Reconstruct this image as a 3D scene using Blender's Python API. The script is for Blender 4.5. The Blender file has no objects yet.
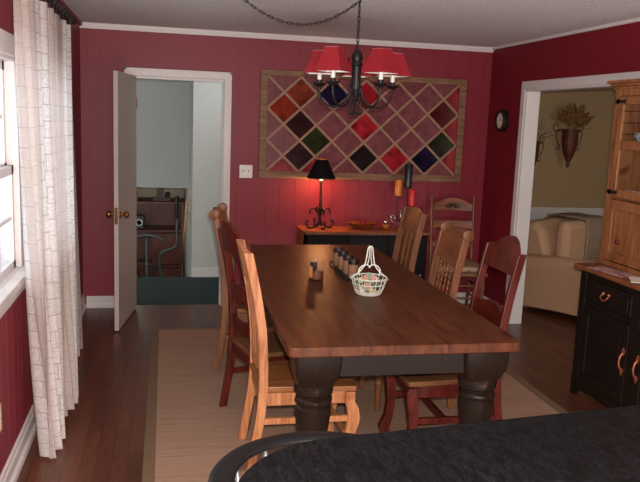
import bpy, bmesh, math, random
from mathutils import Vector, Matrix
PI = math.pi
S = bpy.context.scene
random.seed(7)

# ---------------------------------------------------------------- camera, world, lights, exposure
def make_camera():
    cam = bpy.data.cameras.new('camera'); o = bpy.data.objects.new('camera', cam)
    S.collection.objects.link(o)
    cam.sensor_fit = 'HORIZONTAL'; cam.sensor_width = 36.0; cam.lens = 36.0*750.34/640
    yaw, pitch, roll = 0.20708, -0.15998, 0.03865
    F = Vector((math.sin(yaw)*math.cos(pitch), math.cos(yaw)*math.cos(pitch), math.sin(pitch)))
    R = Vector((math.cos(yaw), -math.sin(yaw), 0)); U = R.cross(F)
    c, s = math.cos(roll), math.sin(roll)
    R2 = c*R+s*U; U2 = -s*R+c*U
    M = Matrix((R2, U2, -F)).transposed().to_4x4()
    M.translation = Vector((0.69928, -6.72487, 1.71591))
    o.matrix_world = M
    cam.clip_start = 0.05
    S.camera = o
    return M
CAM = make_camera()

world = bpy.data.worlds.new('world'); S.world = world; world.use_nodes = True
bg = world.node_tree.nodes['Background']
bg.inputs[0].default_value = (0.93, 0.97, 1.0, 1); bg.inputs[1].default_value = 2.6

def area(name, loc, target, size, power, col, sizey=None):
    l = bpy.data.lights.new(name, 'AREA'); l.energy = power; l.color = col
    l.shape = 'RECTANGLE' if sizey else 'SQUARE'; l.size = size
    if sizey: l.size_y = sizey
    o = bpy.data.objects.new(name, l); S.collection.objects.link(o)
    o.location = loc
    o.rotation_euler = (Vector(target)-Vector(loc)).to_track_quat('-Z', 'Y').to_euler()
    return o
def point(name, loc, power, col, r=0.02):
    l = bpy.data.lights.new(name, 'POINT'); l.energy = power; l.color = col; l.shadow_soft_size = r
    o = bpy.data.objects.new(name, l); S.collection.objects.link(o); o.location = loc
    return o
# the camera's own flash, just above and left of the lens
fl = bpy.data.lights.new('camera_flash', 'SPOT'); fl.energy = 470; fl.color = (1.0, 0.93, 0.86)
fl.spot_size = math.radians(110); fl.spot_blend = 0.6; fl.shadow_soft_size = 0.02
flo = bpy.data.objects.new('camera_flash', fl); S.collection.objects.link(flo)
flo.matrix_world = CAM @ Matrix.Translation((0.03, 0.07, -0.02))
# added fill near the floor behind the camera, aimed up to brighten the ceiling
area('ceiling_fill', (1.8, -7.5, 0.35), (1.8, -6.7, 2.44), 3.2, 230, (1.0, 0.95, 0.92), 1.3)

S.view_settings.view_transform = 'Standard'
S.view_settings.look = 'None'
S.view_settings.gamma = 1.0
S.view_settings.use_curve_mapping = False
S.view_settings.exposure = 0.0

# ---------------------------------------------------------------- materials
def lin(c):
    c /= 255.0
    return c/12.92 if c <= 0.04045 else ((c+0.055)/1.055)**2.4
def rgb(r, g, b): return (lin(r), lin(g), lin(b), 1)
def new_mat(name):
    m = bpy.data.materials.new(name); m.use_nodes = True
    nt = m.node_tree; return m, nt, nt.nodes['Principled BSDF']
def coords(nt, scale=(1, 1, 1), rot=(0, 0, 0), gen='Object'):
    tc = nt.nodes.new('ShaderNodeTexCoord'); mp = nt.nodes.new('ShaderNodeMapping')
    mp.inputs['Scale'].default_value = scale; mp.inputs['Rotation'].default_value = rot
    nt.links.new(tc.outputs[gen], mp.inputs['Vector']); return mp.outputs[0]
def noise(nt, vec, scale, detail=4, rough=0.55, dist=0):
    n = nt.nodes.new('ShaderNodeTexNoise'); n.inputs['Scale'].default_value = scale
    n.inputs['Detail'].default_value = detail; n.inputs['Roughness'].default_value = rough
    n.inputs['Distortion'].default_value = dist
    nt.links.new(vec, n.inputs['Vector']); return n.outputs['Fac']
def ramp(nt, fac, stops):
    r = nt.nodes.new('ShaderNodeValToRGB'); e = r.color_ramp.elements
    e[0].position, e[0].color = stops[0]; e[1].position, e[1].color = stops[-1]
    for p, c in stops[1:-1]:
        x = e.new(p); x.color = c
    nt.links.new(fac, r.inputs['Fac']); return r.outputs['Color']
def bump(nt, b, fac, strength, dist=0.01):
    n = nt.nodes.new('ShaderNodeBump'); n.inputs['Strength'].default_value = strength
    n.inputs['Distance'].default_value = dist
    nt.links.new(fac, n.inputs['Height']); nt.links.new(n.outputs[0], b.inputs['Normal'])
def mul(nt, a, b, fac=1.0, mode='MULTIPLY'):
    m = nt.nodes.new('ShaderNodeMix'); m.data_type = 'RGBA'; m.blend_type = mode
    m.inputs[0].default_value = fac
    nt.links.new(a, m.inputs[6])
    if isinstance(b, tuple): m.inputs[7].default_value = b
    else: nt.links.new(b, m.inputs[7])
    return m.outputs[2]
def plain(name, c, rough=0.5, metal=0, spec=0.5, var=0.06, scale=30, bmp=0.0, coat=0):
    m, nt, b = new_mat(name)
    f = noise(nt, coords(nt), scale)
    lo = tuple(x*(1-var*2) for x in c[:3])+(1,); hi = tuple(min(1, x*(1+var*2)) for x in c[:3])+(1,)
    nt.links.new(ramp(nt, f, [(0.3, lo), (0.7, hi)]), b.inputs['Base Color'])
    b.inputs['Roughness'].default_value = rough; b.inputs['Metallic'].default_value = metal
    b.inputs['Specular IOR Level'].default_value = spec
    if coat: b.inputs['Coat Weight'].default_value = coat; b.inputs['Coat Roughness'].default_value = 0.15
    if bmp: bump(nt, b, f, bmp)
    return m
def wood(name, dark, mid, light, axis='z', rough=0.4, scale=6, stretch=9, knots=None, spec=0.4, coat=0):
    m, nt, b = new_mat(name)
    sc = [stretch, stretch, stretch]; sc['xyz'.index(axis)] = 1
    v = coords(nt, tuple(sc))
    f = noise(nt, v, scale, 6, 0.6, 0.6)
    col = ramp(nt, f, [(0.32, dark), (0.5, mid), (0.68, light)])
    if knots:
        kf = noise(nt, coords(nt, (2.0, 1.2, 2.0)), 3.2, 1)
        kc = ramp(nt, kf, [(0.25, knots), (0.33, (1, 1, 1, 1)), (1, (1, 1, 1, 1))])
        col = mul(nt, col, kc)
    nt.links.new(col, b.inputs['Base Color'])
    b.inputs['Roughness'].default_value = rough; b.inputs['Specular IOR Level'].default_value = spec
    if coat: b.inputs['Coat Weight'].default_value = coat; b.inputs['Coat Roughness'].default_value = 0.2
    bump(nt, b, f, 0.12, 0.004)
    return m
M = {}
M['red_wall'] = plain('red_wall_paint', rgb(130, 35, 49), 0.5, spec=0.4, var=0.03, scale=60, bmp=0.03)
M['trim'] = plain('white_trim_paint', rgb(212, 206, 204), 0.4, var=0.02)
M['door'] = plain('door_paint', rgb(182, 168, 160), 0.45, var=0.02)
def ceiling_mat():
    m, nt, b = new_mat('textured_ceiling')
    v = coords(nt); f = noise(nt, v, 45, 5, 0.65)
    nt.links.new(ramp(nt, f, [(0.3, rgb(208, 203, 203)), (0.7, rgb(238, 235, 235))]), b.inputs['Base Color'])
    b.inputs['Roughness'].default_value = 0.9; bump(nt, b, f, 0.6, 0.02); return m
M['ceiling'] = ceiling_mat()
def brick_wood(name, c1, c2, mortar, width, height, rough, rot=0, msize=0.004, dark=None):
    m, nt, b = new_mat(name)
    v = coords(nt, (1, 1, 1), (0, 0, rot))
    br = nt.nodes.new('ShaderNodeTexBrick')
    br.inputs['Scale'].default_value = 1.0; br.inputs['Brick Width'].default_value = width
    br.inputs['Row Height'].default_value = height; br.inputs['Mortar Size'].default_value = msize
    br.inputs['Mortar Smooth'].default_value = 0.2
    br.inputs['Color1'].default_value = c1; br.inputs['Color2'].default_value = c2; br.inputs['Mortar'].default_value = mortar
    br.offset = 0.37; br.offset_frequency = 2
    nt.links.new(v, br.inputs['Vector'])
    v2 = coords(nt, (22, 1.6, 1), (0, 0, 0))
    f = noise(nt, v2, 3, 6, 0.6, 0.5)
    g = ramp(nt, f, [(0.3, (0.62, 0.6, 0.58, 1)), (0.7, (1.15, 1.15, 1.15, 1))])
    nt.links.new(mul(nt, br.outputs['Color'], g), b.inputs['Base Color'])
    b.inputs['Roughness'].default_value = rough
    bump(nt, b, br.outputs['Fac'], -0.15, 0.003)
    return m
M['floor'] = brick_wood('cherry_floorboards', rgb(112, 64, 44), rgb(80, 45, 31), rgb(46, 24, 17), 0.75, 0.075, 0.36, PI/2, 0.0016)
M['floor_far'] = M['floor']
def rug_mat():
    m, nt, b = new_mat('woven_sisal')
    f = noise(nt, coords(nt, (1.0, 34, 1)), 1.6, 6, 0.75)
    f2 = noise(nt, coords(nt), 260, 3, 0.7)
    c = ramp(nt, f, [(0.28, rgb(126, 98, 80)), (0.45, rgb(158, 127, 107)), (0.62, rgb(165, 135, 115)), (0.8, rgb(182, 152, 131))])
    c2 = ramp(nt, f2, [(0.3, (0.8, 0.8, 0.8, 1)), (0.7, (1.12, 1.12, 1.12, 1))])
    nt.links.new(mul(nt, c, c2), b.inputs['Base Color'])
    b.inputs['Roughness'].default_value = 0.95; b.inputs['Specular IOR Level'].default_value = 0.1
    bump(nt, b, f, 0.35, 0.006); return m
M['rug'] = rug_mat()
M['rug_border'] = plain('rug_border_tape', rgb(112, 88, 66), 0.95, var=0.1, scale=200, bmp=0.1)
M['pine'] = wood('honey_pine', rgb(142, 84, 50), rgb(178, 116, 74), rgb(200, 140, 96), 'z', 0.4, 4, 12, knots=(0.5, 0.25, 0.15, 1))
M['pine_seat'] = wood('pine_seat', rgb(112, 64, 34), rgb(140, 86, 48), rgb(160, 102, 60), 'x', 0.4, 4, 12)
M['dark_seat'] = wood('brown_plank_seat', rgb(84, 52, 32), rgb(108, 70, 44), rgb(124, 84, 54), 'x', 0.4, 4, 12)
M['oak_pine'] = wood('worn_dimmed_pine', rgb(90, 54, 32), rgb(116, 73, 44), rgb(134, 88, 55), 'z', 0.45, 4, 12)  # also the darker wood that paints flash falloff on the far slat chair
M['crest'] = wood('carved_pine', rgb(92, 48, 28), rgb(122, 70, 42), rgb(140, 84, 52), 'y', 0.45, 5, 8)
M['mahogany'] = wood('red_stained_wood', rgb(56, 16, 11), rgb(80, 25, 17), rgb(98, 34, 24), 'z', 0.32, 4, 10)
M['table_top'] = wood('rustic_table_top', rgb(92, 46, 28), rgb(122, 66, 40), rgb(140, 80, 50), 'y', 0.30, 3.5, 7, knots=(0.45, 0.35, 0.3, 1))
M['table_edge'] = M['table_top']
def distressed(name, base, wear, rough=0.4, amount=0.66):
    m, nt, b = new_mat(name); b.inputs['Specular IOR Level'].default_value = 0.2
    f = noise(nt, coords(nt, (1.5, 1.5, 1)), 9, 8, 0.75, 1.0)
    nt.links.new(ramp(nt, f, [(0.0, base), (amount-0.03, base), (amount+0.03, wear)]), b.inputs['Base Color'])
    b.inputs['Roughness'].default_value = rough
    bump(nt, b, f, 0.1, 0.003); return m
M['black_paint'] = distressed('distressed_black_paint', rgb(34, 25, 20), rgb(84, 54, 34), 0.32, 0.64)
M['hutch_black'] = distressed('hutch_black_paint', rgb(28, 21, 18), rgb(66, 48, 36), 0.45, 0.66)
M['sideboard_black'] = distressed('sideboard_black_paint', rgb(16, 12, 12), rgb(34, 24, 20), 0.4, 0.7)
M['hutch_pine'] = wood('hutch_pine', rgb(108, 66, 40), rgb(142, 92, 56), rgb(162, 110, 72), 'z', 0.42, 3.5, 9, knots=(0.5, 0.3, 0.2, 1))
M['iron'] = plain('black_iron', rgb(34, 28, 28), 0.45, 0.3, var=0.1)
M['rust_iron'] = plain('bronzed_iron', rgb(66, 40, 34), 0.4, 0.5, var=0.2)
M['copper'] = plain('aged_copper', rgb(168, 96, 70), 0.38, 0.55, var=0.15)
M['brass'] = plain('antique_brass', rgb(150, 104, 62), 0.3, 0.8, var=0.1)
M['shade_red'] = plain('red_fabric_shade', rgb(140, 13, 28), 0.8, var=0.05, scale=150)
M['shade_lining'] = plain('white_shade_lining', rgb(235, 230, 225), 0.8)
M['white'] = plain('white_plastic', rgb(232, 228, 220), 0.4)
M['black_shade'] = plain('black_shade_paper', rgb(18, 12, 12), 0.8, spec=0.15)
M['gold_lining'] = plain('warm_shade_lining', rgb(235, 195, 150), 0.8)
M['candle_orange'] = plain('orange_wax', rgb(216, 128, 40), 0.4, var=0.08)
M['candle_red'] = plain('red_wax', rgb(190, 28, 36), 0.4)
M['candle_black'] = plain('dark_blue_black_wax', rgb(24, 24, 32), 0.35)
M['beige_wall'] = plain('beige_wall_paint', rgb(150, 124, 88), 0.7, var=0.02, bmp=0.02)
M['wainscot'] = plain('white_wainscot_paint', rgb(190, 186, 180), 0.5, var=0.02)
M['hall_wall'] = plain('pale_grey_hall_wall', rgb(190, 190, 184), 0.7, var=0.02)
M['hall_soffit'] = plain('grey_blue_soffit', rgb(162, 164, 162), 0.75, var=0.03)
M['carpet'] = plain('dark_green_carpet', rgb(40, 60, 56), 0.95, var=0.25, scale=250, bmp=0.4)
M['armchair'] = plain('tan_upholstery', rgb(188, 150, 116), 0.9, var=0.05, scale=80, bmp=0.05)
M['throw'] = plain('grey_tan_throw', rgb(150, 128, 108), 0.95, var=0.18, scale=90, bmp=0.2)
M['terracotta'] = plain('brown_metal_pocket', rgb(92, 42, 28), 0.5, 0.1, var=0.2, scale=14)
M['dried'] = plain('dried_flowers_rust', rgb(112, 76, 38), 0.9, var=0.3, scale=40)
M['dried2'] = plain('dried_leaves_olive', rgb(96, 78, 34), 0.9, var=0.3, scale=40)
M['dried_grey'] = plain('dried_flowers_cream', rgb(140, 120, 92), 0.9, var=0.3, scale=40)
M['black_stone'] = None
def black_table():
    m, nt, b = new_mat('scratched_black_tabletop')
    v = coords(nt, (1, 1, 1))
    f = noise(nt, coords(nt, (5, 1.3, 1), (0, 0, 1.2)), 5, 8, 0.7, 2.2)
    col = ramp(nt, f, [(0.0, rgb(10, 10, 12)), (0.50, rgb(12, 12, 14)), (0.525, rgb(40, 40, 44)), (0.55, rgb(12, 12, 14)), (1, rgb(15, 15, 17))])
    nt.links.new(col, b.inputs['Base Color']); b.inputs['Roughness'].default_value = 0.5; b.inputs['Specular IOR Level'].default_value = 0.14
    bump(nt, b, f, 0.12, 0.003); return m
M['black_stone'] = black_table()
M['black_chair'] = plain('black_lacquer', rgb(18, 18, 19), 0.42, spec=0.3)
M['steel'] = plain('bright_steel', rgb(190, 195, 200), 0.25, 0.9)
def curtain_mat():
    m, nt, b = new_mat('sheer_embroidered_curtain')
    # windowpane weave and painted fold light by UV (u along the width of the cloth, v along its height)
    tc = nt.nodes.new('ShaderNodeTexCoord')
    br = nt.nodes.new('ShaderNodeTexBrick'); br.inputs['Scale'].default_value = 1
    br.inputs['Brick Width'].default_value = 0.15; br.inputs['Row Height'].default_value = 0.085
    br.inputs['Mortar Size'].default_value = 0.0022; br.offset = 0.5
    nt.links.new(tc.outputs['UV'], br.inputs['Vector'])
    mp = nt.nodes.new('ShaderNodeMapping'); mp.inputs['Scale'].default_value = (9, 16, 1)
    nt.links.new(tc.outputs['UV'], mp.inputs['Vector'])
    f = noise(nt, mp.outputs[0], 2.2, 5, 0.7, 2.5)
    emb = ramp(nt, f, [(0.46, (0, 0, 0, 1)), (0.5, (1, 1, 1, 1)), (0.53, (0, 0, 0, 1))])
    comb = nt.nodes.new('ShaderNodeMath'); comb.operation = 'MAXIMUM'
    nt.links.new(br.outputs['Fac'], comb.inputs[0]); nt.links.new(emb, comb.inputs[1])
    wv = nt.nodes.new('ShaderNodeTexWave'); wv.inputs['Scale'].default_value = 1.05; wv.inputs['Distortion'].default_value = 0.0
    nt.links.new(tc.outputs['UV'], wv.inputs['Vector'])
    fold_light = ramp(nt, wv.outputs['Fac'], [(0.5, (0, 0, 0, 1)), (0.95, (1, 1, 1, 1))])  # bright bands where folds catch light, painted into the cloth colour
    base = nt.nodes.new('ShaderNodeMix'); base.data_type = 'RGBA'
    base.inputs[6].default_value = rgb(222, 208, 200); base.inputs[7].default_value = rgb(252, 250, 248)
    nt.links.new(fold_light, base.inputs[0])
    col = nt.nodes.new('ShaderNodeMix'); col.data_type = 'RGBA'
    nt.links.new(base.outputs[2], col.inputs[6]); col.inputs[7].default_value = rgb(196, 182, 176)
    nt.links.new(comb.outputs[0], col.inputs[0])
    out = nt.nodes['Material Output']
    tr = nt.nodes.new('ShaderNodeBsdfTranslucent'); nt.links.new(col.outputs[2], tr.inputs[0])
    b.inputs['Roughness'].default_value = 0.7; nt.links.new(col.outputs[2], b.inputs['Base Color'])
    m1 = nt.nodes.new('ShaderNodeMixShader'); m1.inputs[0].default_value = 0.5
    nt.links.new(b.outputs[0], m1.inputs[1]); nt.links.new(tr.outputs[0], m1.inputs[2])
    tp = nt.nodes.new('ShaderNodeBsdfTransparent')
    m2 = nt.nodes.new('ShaderNodeMixShader')
    op = nt.nodes.new('ShaderNodeMapRange'); op.inputs['To Min'].default_value = 0.78; op.inputs['To Max'].default_value = 0.97
    nt.links.new(fold_light, op.inputs['Value'])
    nt.links.new(op.outputs[0], m2.inputs[0])
    nt.links.new(tp.outputs[0], m2.inputs[1]); nt.links.new(m1.outputs[0], m2.inputs[2])
    nt.links.new(m2.outputs[0], out.inputs['Surface'])
    return m
M['curtain'] = curtain_mat()
def glass(name, col=(1, 1, 1, 1), rough=0.0, alpha=None):
    m, nt, b = new_mat(name)
    out = nt.nodes['Material Output']
    tp = nt.nodes.new('ShaderNodeBsdfTransparent'); tp.inputs[0].default_value = col
    gl = nt.nodes.new('ShaderNodeBsdfGlossy'); gl.inputs['Roughness'].default_value = max(rough, 0.03)
    fr = nt.nodes.new('ShaderNodeFresnel'); fr.inputs[0].default_value = 1.45
    mx = nt.nodes.new('ShaderNodeMixShader')
    ge = nt.nodes.new('ShaderNodeNewGeometry'); inv = nt.nodes.new('ShaderNodeMath'); inv.operation = 'SUBTRACT'; inv.inputs[0].default_value = 1
    nt.links.new(ge.outputs['Backfacing'], inv.inputs[1]); pr_ = nt.nodes.new('ShaderNodeMath'); pr_.operation = 'MULTIPLY'
    nt.links.new(fr.outputs[0], pr_.inputs[0]); nt.links.new(inv.outputs[0], pr_.inputs[1])
    nt.links.new(pr_.outputs[0], mx.inputs[0]); nt.links.new(tp.outputs[0], mx.inputs[1]); nt.links.new(gl.outputs[0], mx.inputs[2])
    nt.links.new(mx.outputs[0], out.inputs['Surface'])
    return m
M['glass'] = glass('clear_glass', (0.96, 0.98, 0.98, 1))
M['window_glass'] = glass('window_glass', (0.94, 0.97, 1, 1))
M['old_glass'] = plain('old_rippled_glass', rgb(112, 54, 60), 0.28, spec=0.25, var=0.16, scale=16, bmp=0.1)
def pane(name, c, rough=0.15): return plain(name, c, rough, spec=0.12, var=0.3, scale=9, bmp=0.05)
M['wood_frame_grey'] = wood('weathered_window_wood', rgb(104, 72, 52), rgb(128, 92, 66), rgb(146, 110, 82), 'x', 0.6, 4, 9)
M['came'] = plain('weathered_lattice', rgb(150, 114, 86), 0.55, var=0.1)

# ---------------------------------------------------------------- mesh helpers
def B(): return bmesh.new()
def obj(name, bm, mat, parent=None, smooth=False, bevel=0, loc=None, mats=None, subsurf=0):
    bmesh.ops.recalc_face_normals(bm, faces=bm.faces)
    me = bpy.data.meshes.new(name); bm.to_mesh(me); bm.free()
    o = bpy.data.objects.new(name, me); S.collection.objects.link(o)
    if isinstance(mat, str): mat = M[mat]
    me.materials.append(mat)
    for x in (mats or []): me.materials.append(M[x] if isinstance(x, str) else x)
    if parent: o.parent = parent
    if loc: o.location = loc
    if smooth: me.shade_smooth()
    if smooth == 'auto': me.set_sharp_from_angle(angle=math.radians(38))
    if bevel:
        m = o.modifiers.new('bevel', 'BEVEL'); m.width = bevel; m.segments = 2; m.limit_method = 'ANGLE'
    if subsurf:
        m = o.modifiers.new('sub', 'SUBSURF'); m.levels = subsurf; m.render_levels = subsurf
    return o
def box(bm, x0, x1, y0, y1, z0, z1, mi=0):
    if x0 > x1: x0, x1 = x1, x0
    if y0 > y1: y0, y1 = y1, y0
    vs = [bm.verts.new((x, y, z)) for x in (x0, x1) for y in (y0, y1) for z in (z0, z1)]
    for f in ((0, 1, 3, 2), (4, 6, 7, 5), (0, 4, 5, 1), (2, 3, 7, 6), (0, 2, 6, 4), (1, 5, 7, 3)):
        bm.faces.new([vs[i] for i in f]).material_index = mi
def loft(bm, rings, cap=True, closed=False):
    R = [[bm.verts.new(p) for p in r] for r in rings]; n = len(R[0])
    pairs = list(zip(R, R[1:])) + ([(R[-1], R[0])] if closed else [])
    for a, b in pairs:
        for i in range(n):
            j = (i+1) % n
            try: bm.faces.new((a[i], a[j], b[j], b[i]))
            except ValueError: pass
    if cap and not closed:
        for r in (R[0], R[-1]):
            try: bm.faces.new(r)
            except ValueError: pass
def tube(bm, pts, r, n=8, closed=False):
    pts = [Vector(p) for p in pts]; rings = []; up = None
    N = len(pts)
    for i, p in enumerate(pts):
        if closed: t = pts[(i+1) % N]-pts[i-1]
        else: t = pts[min(i+1, N-1)]-pts[max(i-1, 0)]
        t.normalize()
        if up is None:
            up = Vector((0, 0, 1)) if abs(t.z) < 0.9 else Vector((1, 0, 0))
        u = (up-t*up.dot(t))
        if u.length < 1e-5: u = t.orthogonal()
        u.normalize(); up = u; w = t.cross(u)
        rr = r(i/(N-1)) if callable(r) else r
        rings.append([p+(u*math.cos(a)+w*math.sin(a))*rr for a in [2*PI*k/n for k in range(n)]])
    loft(bm, rings, closed=closed)
def lathe(bm, prof, c=(0, 0, 0), n=20):
    rings = [[(c[0]+r*math.cos(2*PI*k/n), c[1]+r*math.sin(2*PI*k/n), c[2]+z) for k in range(n)] for r, z in prof]
    loft(bm, rings)
def prism(bm, outline, a0, a1, axis):
    """outline of 2D points extruded along the given axis"""
    def mk(p, a):
        return {'x': (a, p[0], p[1]), 'y': (p[0], a, p[1]), 'z': (p[0], p[1], a)}[axis]
    A = [bm.verts.new(mk(p, a0)) for p in outline]; Bv = [bm.verts.new(mk(p, a1)) for p in outline]
    bm.faces.new(A); bm.faces.new(Bv[::-1]); n = len(A)
    for i in range(n): bm.faces.new((A[i], A[(i+1) % n], Bv[(i+1) % n], Bv[i]))
def strip_yz(bm, path, dx, dy):
    """board: rectangular section (dx deep, dy wide) carried along a list of (x, y, z)"""
    rings = []
    for i, (x, y, z) in enumerate(path):
        ddx = dx(i/(len(path)-1)) if callable(dx) else dx
        rings.append([(x-ddx/2, y-dy/2, z), (x+ddx/2, y-dy/2, z), (x+ddx/2, y+dy/2, z), (x-ddx/2, y+dy/2, z)])
    loft(bm, rings)
def sphere(bm, c, r, sc=(1, 1, 1), seg=12):
    m = Matrix.Translation(c) @ Matrix.Diagonal((r*sc[0], r*sc[1], r*sc[2], 1))
    bmesh.ops.create_uvsphere(bm, u_segments=seg, v_segments=max(6, seg*2//3), radius=1, matrix=m)
def smooth_path(pts, k=6):
    P = [Vector(p) for p in pts]; out = []
    for i in range(len(P)-1):
        p0 = P[max(i-1, 0)]; p1 = P[i]; p2 = P[i+1]; p3 = P[min(i+2, len(P)-1)]
        for j in range(k):
            t = j/k
            out.append(0.5*((2*p1)+(p2-p0)*t+(2*p0-5*p1+4*p2-p3)*t*t+(-p0+3*p1-3*p2+p3)*t**3))
    out.append(P[-1]); return out
def thing(name, label, cat, loc=(0, 0, 0), rz=0, group=None):
    o = bpy.data.objects.new(name, None); S.collection.objects.link(o)
    o.empty_display_size = 0.1
    o.location = loc; o.rotation_euler = (0, 0, rz); o['label'] = label; o['category'] = cat
    if group: o['group'] = group
    return o
def tag(o, label, cat, group=None, kind=None):
    o['label'] = label; o['category'] = cat
    if group: o['group'] = group
    if kind: o['kind'] = kind
    return o
def struct(o): o['kind'] = 'structure'; return o
def dup(root, loc, rz, label=None):
    r = root.copy(); S.collection.objects.link(r); r.location = loc; r.rotation_euler = (0, 0, rz)
    if label: r['label'] = label
    for ch in list(root.children):
        c = ch.copy(); S.collection.objects.link(c); c.parent = r
        for g in list(ch.children):
            d = g.copy(); S.collection.objects.link(d); d.parent = c
    return r

# ---------------------------------------------------------------- room shell
W, H, YB = 3.688, 2.44, -8.3
WT = 0.11
b = B(); box(b, -0.12, 7.2, YB, 0.06, -0.08, 0); box(b, W, 7.2, 0.06, 0.62, -0.08, 0)
struct(obj('floor', b, 'floor'))
b = B(); box(b, -0.12, 7.2, YB, 0.62, H, H+0.08); struct(obj('ceiling', b, 'ceiling'))

def grooved(bm, u0, u1, z0, z1, depth_front, depth_back, axis):
    """random-groove panelling between u0..u1; front skin of strips over a base sheet"""
    pat = [0.145, 0.115, 0.145, 0.105, 0.15, 0.13, 0.14, 0.13, 0.13, 0.08]
    cuts = []; u = 0.13; k = 0
    if axis == 'x': start = 0.0
    u = -9.36+0.13*1.0; total = sum(pat)
    while u < 12:
        cuts.append(u); u += pat[k % len(pat)]; k += 1
    edges = [u0]+[c for c in cuts if u0+0.01 < c < u1-0.01]+[u1]
    g = 0.0024; skin = 0.004
    sgn = 1 if depth_back > depth_front else -1
    for a, c in zip(edges, edges[1:]):
        aa = a+(g if a != u0 else 0); cc = c-(g if c != u1 else 0)
        if axis == 'x': box(bm, aa, cc, depth_front, depth_front+sgn*skin, z0, z1)
        else: box(bm, depth_front, depth_front+sgn*skin, aa, cc, z0, z1)
    if axis == 'x': box(bm, u0, u1, depth_front+sgn*skin, depth_back, z0, z1)
    else: box(bm, depth_front+sgn*skin, depth_back, u0, u1, z0, z1)

DX0, DX1, DH = 0.42, 1.205, 2.03      # doorway in the back wall
b = B()
grooved(b, -0.12, DX0-0.02, 0, H, 0.0, 0.12, 'x'); grooved(b, DX1+0.02, W+WT, 0, H, 0.0, 0.12, 'x')
grooved(b, DX0-0.02, DX1+0.02, DH+0.02, H, 0.0, 0.12, 'x')
struct(obj('wall_back', b, 'red_wall'))
# left wall with its window
WY0, WY1, WZ0, WZ1 = -4.9, -1.72, 0.93, 1.95
b = B()
grooved(b, YB, WY0, 0, H, 0.0, -0.12, 'y'); grooved(b, WY1, 0, 0, H, 0.0, -0.12, 'y')
grooved(b, WY0, WY1, 0, WZ0, 0.0, -0.12, 'y'); grooved(b, WY0, WY1, WZ1, H, 0.0, -0.12, 'y')
struct(obj('wall_left', b, 'red_wall'))
# right wall with the wide opening
OY0, OY1, OH = -2.30, -0.75, 2.035
b = B()
box(b, W, W+WT, OY1, 0, 0, H); box(b, W, W+WT, OY0, OY1, OH, H); box(b, W, W+WT, YB, OY0, 0, H)
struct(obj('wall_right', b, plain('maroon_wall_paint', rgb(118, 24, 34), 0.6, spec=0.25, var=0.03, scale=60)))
b = B(); box(b, -0.12, 7.2, YB-0.1, YB, 0, H); struct(obj('wall_front', b, 'red_wall'))
# trims
b = B(); box(b, 0, W, -0.022, 0, H-0.03, H); box(b, 0, W, -0.012, 0, H-0.045, H-0.03)
struct(obj('trim_1', b, 'trim'))
b = B(); box(b, 0, 0.022, YB, -0.022, H-0.03, H); struct(obj('trim_2', b, 'red_wall'))
b = B(); box(b, W-0.02, W, YB, -0.022, H-0.022, H); struct(obj('trim_3', b, 'trim'))
def baseboard(name, segs, axis):
    b = B()
    for u0, u1 in segs:
        if axis == 'back':
            prism(b, [(0, 0), (-0.022, 0), (-0.022, 0.03), (-0.016, 0.045), (-0.016, 0.085), (-0.006, 0.105), (0, 0.105)], u0, u1, 'x')
        elif axis == 'left':
            prism(b, [(0, 0), (0.03, 0), (0.028, 0.025), (0.016, 0.04), (0.016, 0.09), (0.01, 0.10), (0.01, 0.115), (0.004, 0.125), (0, 0.125)], u0, u1, 'y')
        else:
            prism(b, [(W, 0), (W-0.022, 0), (W-0.022, 0.03), (W-0.016, 0.045), (W-0.016, 0.1), (W, 0.12)], u0, u1, 'y')
    return struct(obj(name, b, 'trim'))
baseboard('baseboard_back', [(0.03, DX0-0.07), (DX1+0.07, W-0.023)], 'back')
baseboard('baseboard_left', [(YB, 0)], 'left')
baseboard('baseboard_right', [(OY1+0.07, -0.001), (YB, OY0-0.07)], 'right')

# doorway casing (door_1) and leaf
d1 = bpy.data.objects.new('door_1', None); S.collection.objects.link(d1); struct(d1); d1.location = (DX0, 0, 0)
b = B(); x0, x1 = DX0-DX0, DX1-DX0; cw = 0.062
for (a0, a1) in ((x0-cw, x0-0.004), (x1+0.004, x1+cw)):
    box(b, a0, a1, -0.018, 0.0, 0, DH+0.003)
    m_ = a0 if a0 < 0 else a1-0.016
    box(b, m_, m_+0.016, -0.026, -0.018, 0, DH+0.003+cw)
box(b, x0-cw, x1+cw, -0.018, 0.0, DH+0.003, DH+cw)
box(b, x0-cw, x1+cw, -0.026, -0.018, DH+cw-0.016, DH+cw)
obj('casing', b, 'trim', d1)
b = B(); box(b, x0-0.018, x0, 0, 0.12, 0, DH); box(b, x1, x1+0.018, 0, 0.12, 0, DH); box(b, x0-0.018, x1+0.018, 0, 0.12, DH, DH+0.018)
box(b, x0, x0+0.012, 0.05, 0.085, 0, DH-0.02); box(b, x1-0.012, x1, 0.05, 0.085, 0, DH-0.02); box(b, x0, x1, 0.05, 0.085, DH-0.02, DH)
obj('jamb', b, 'trim', d1)
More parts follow.
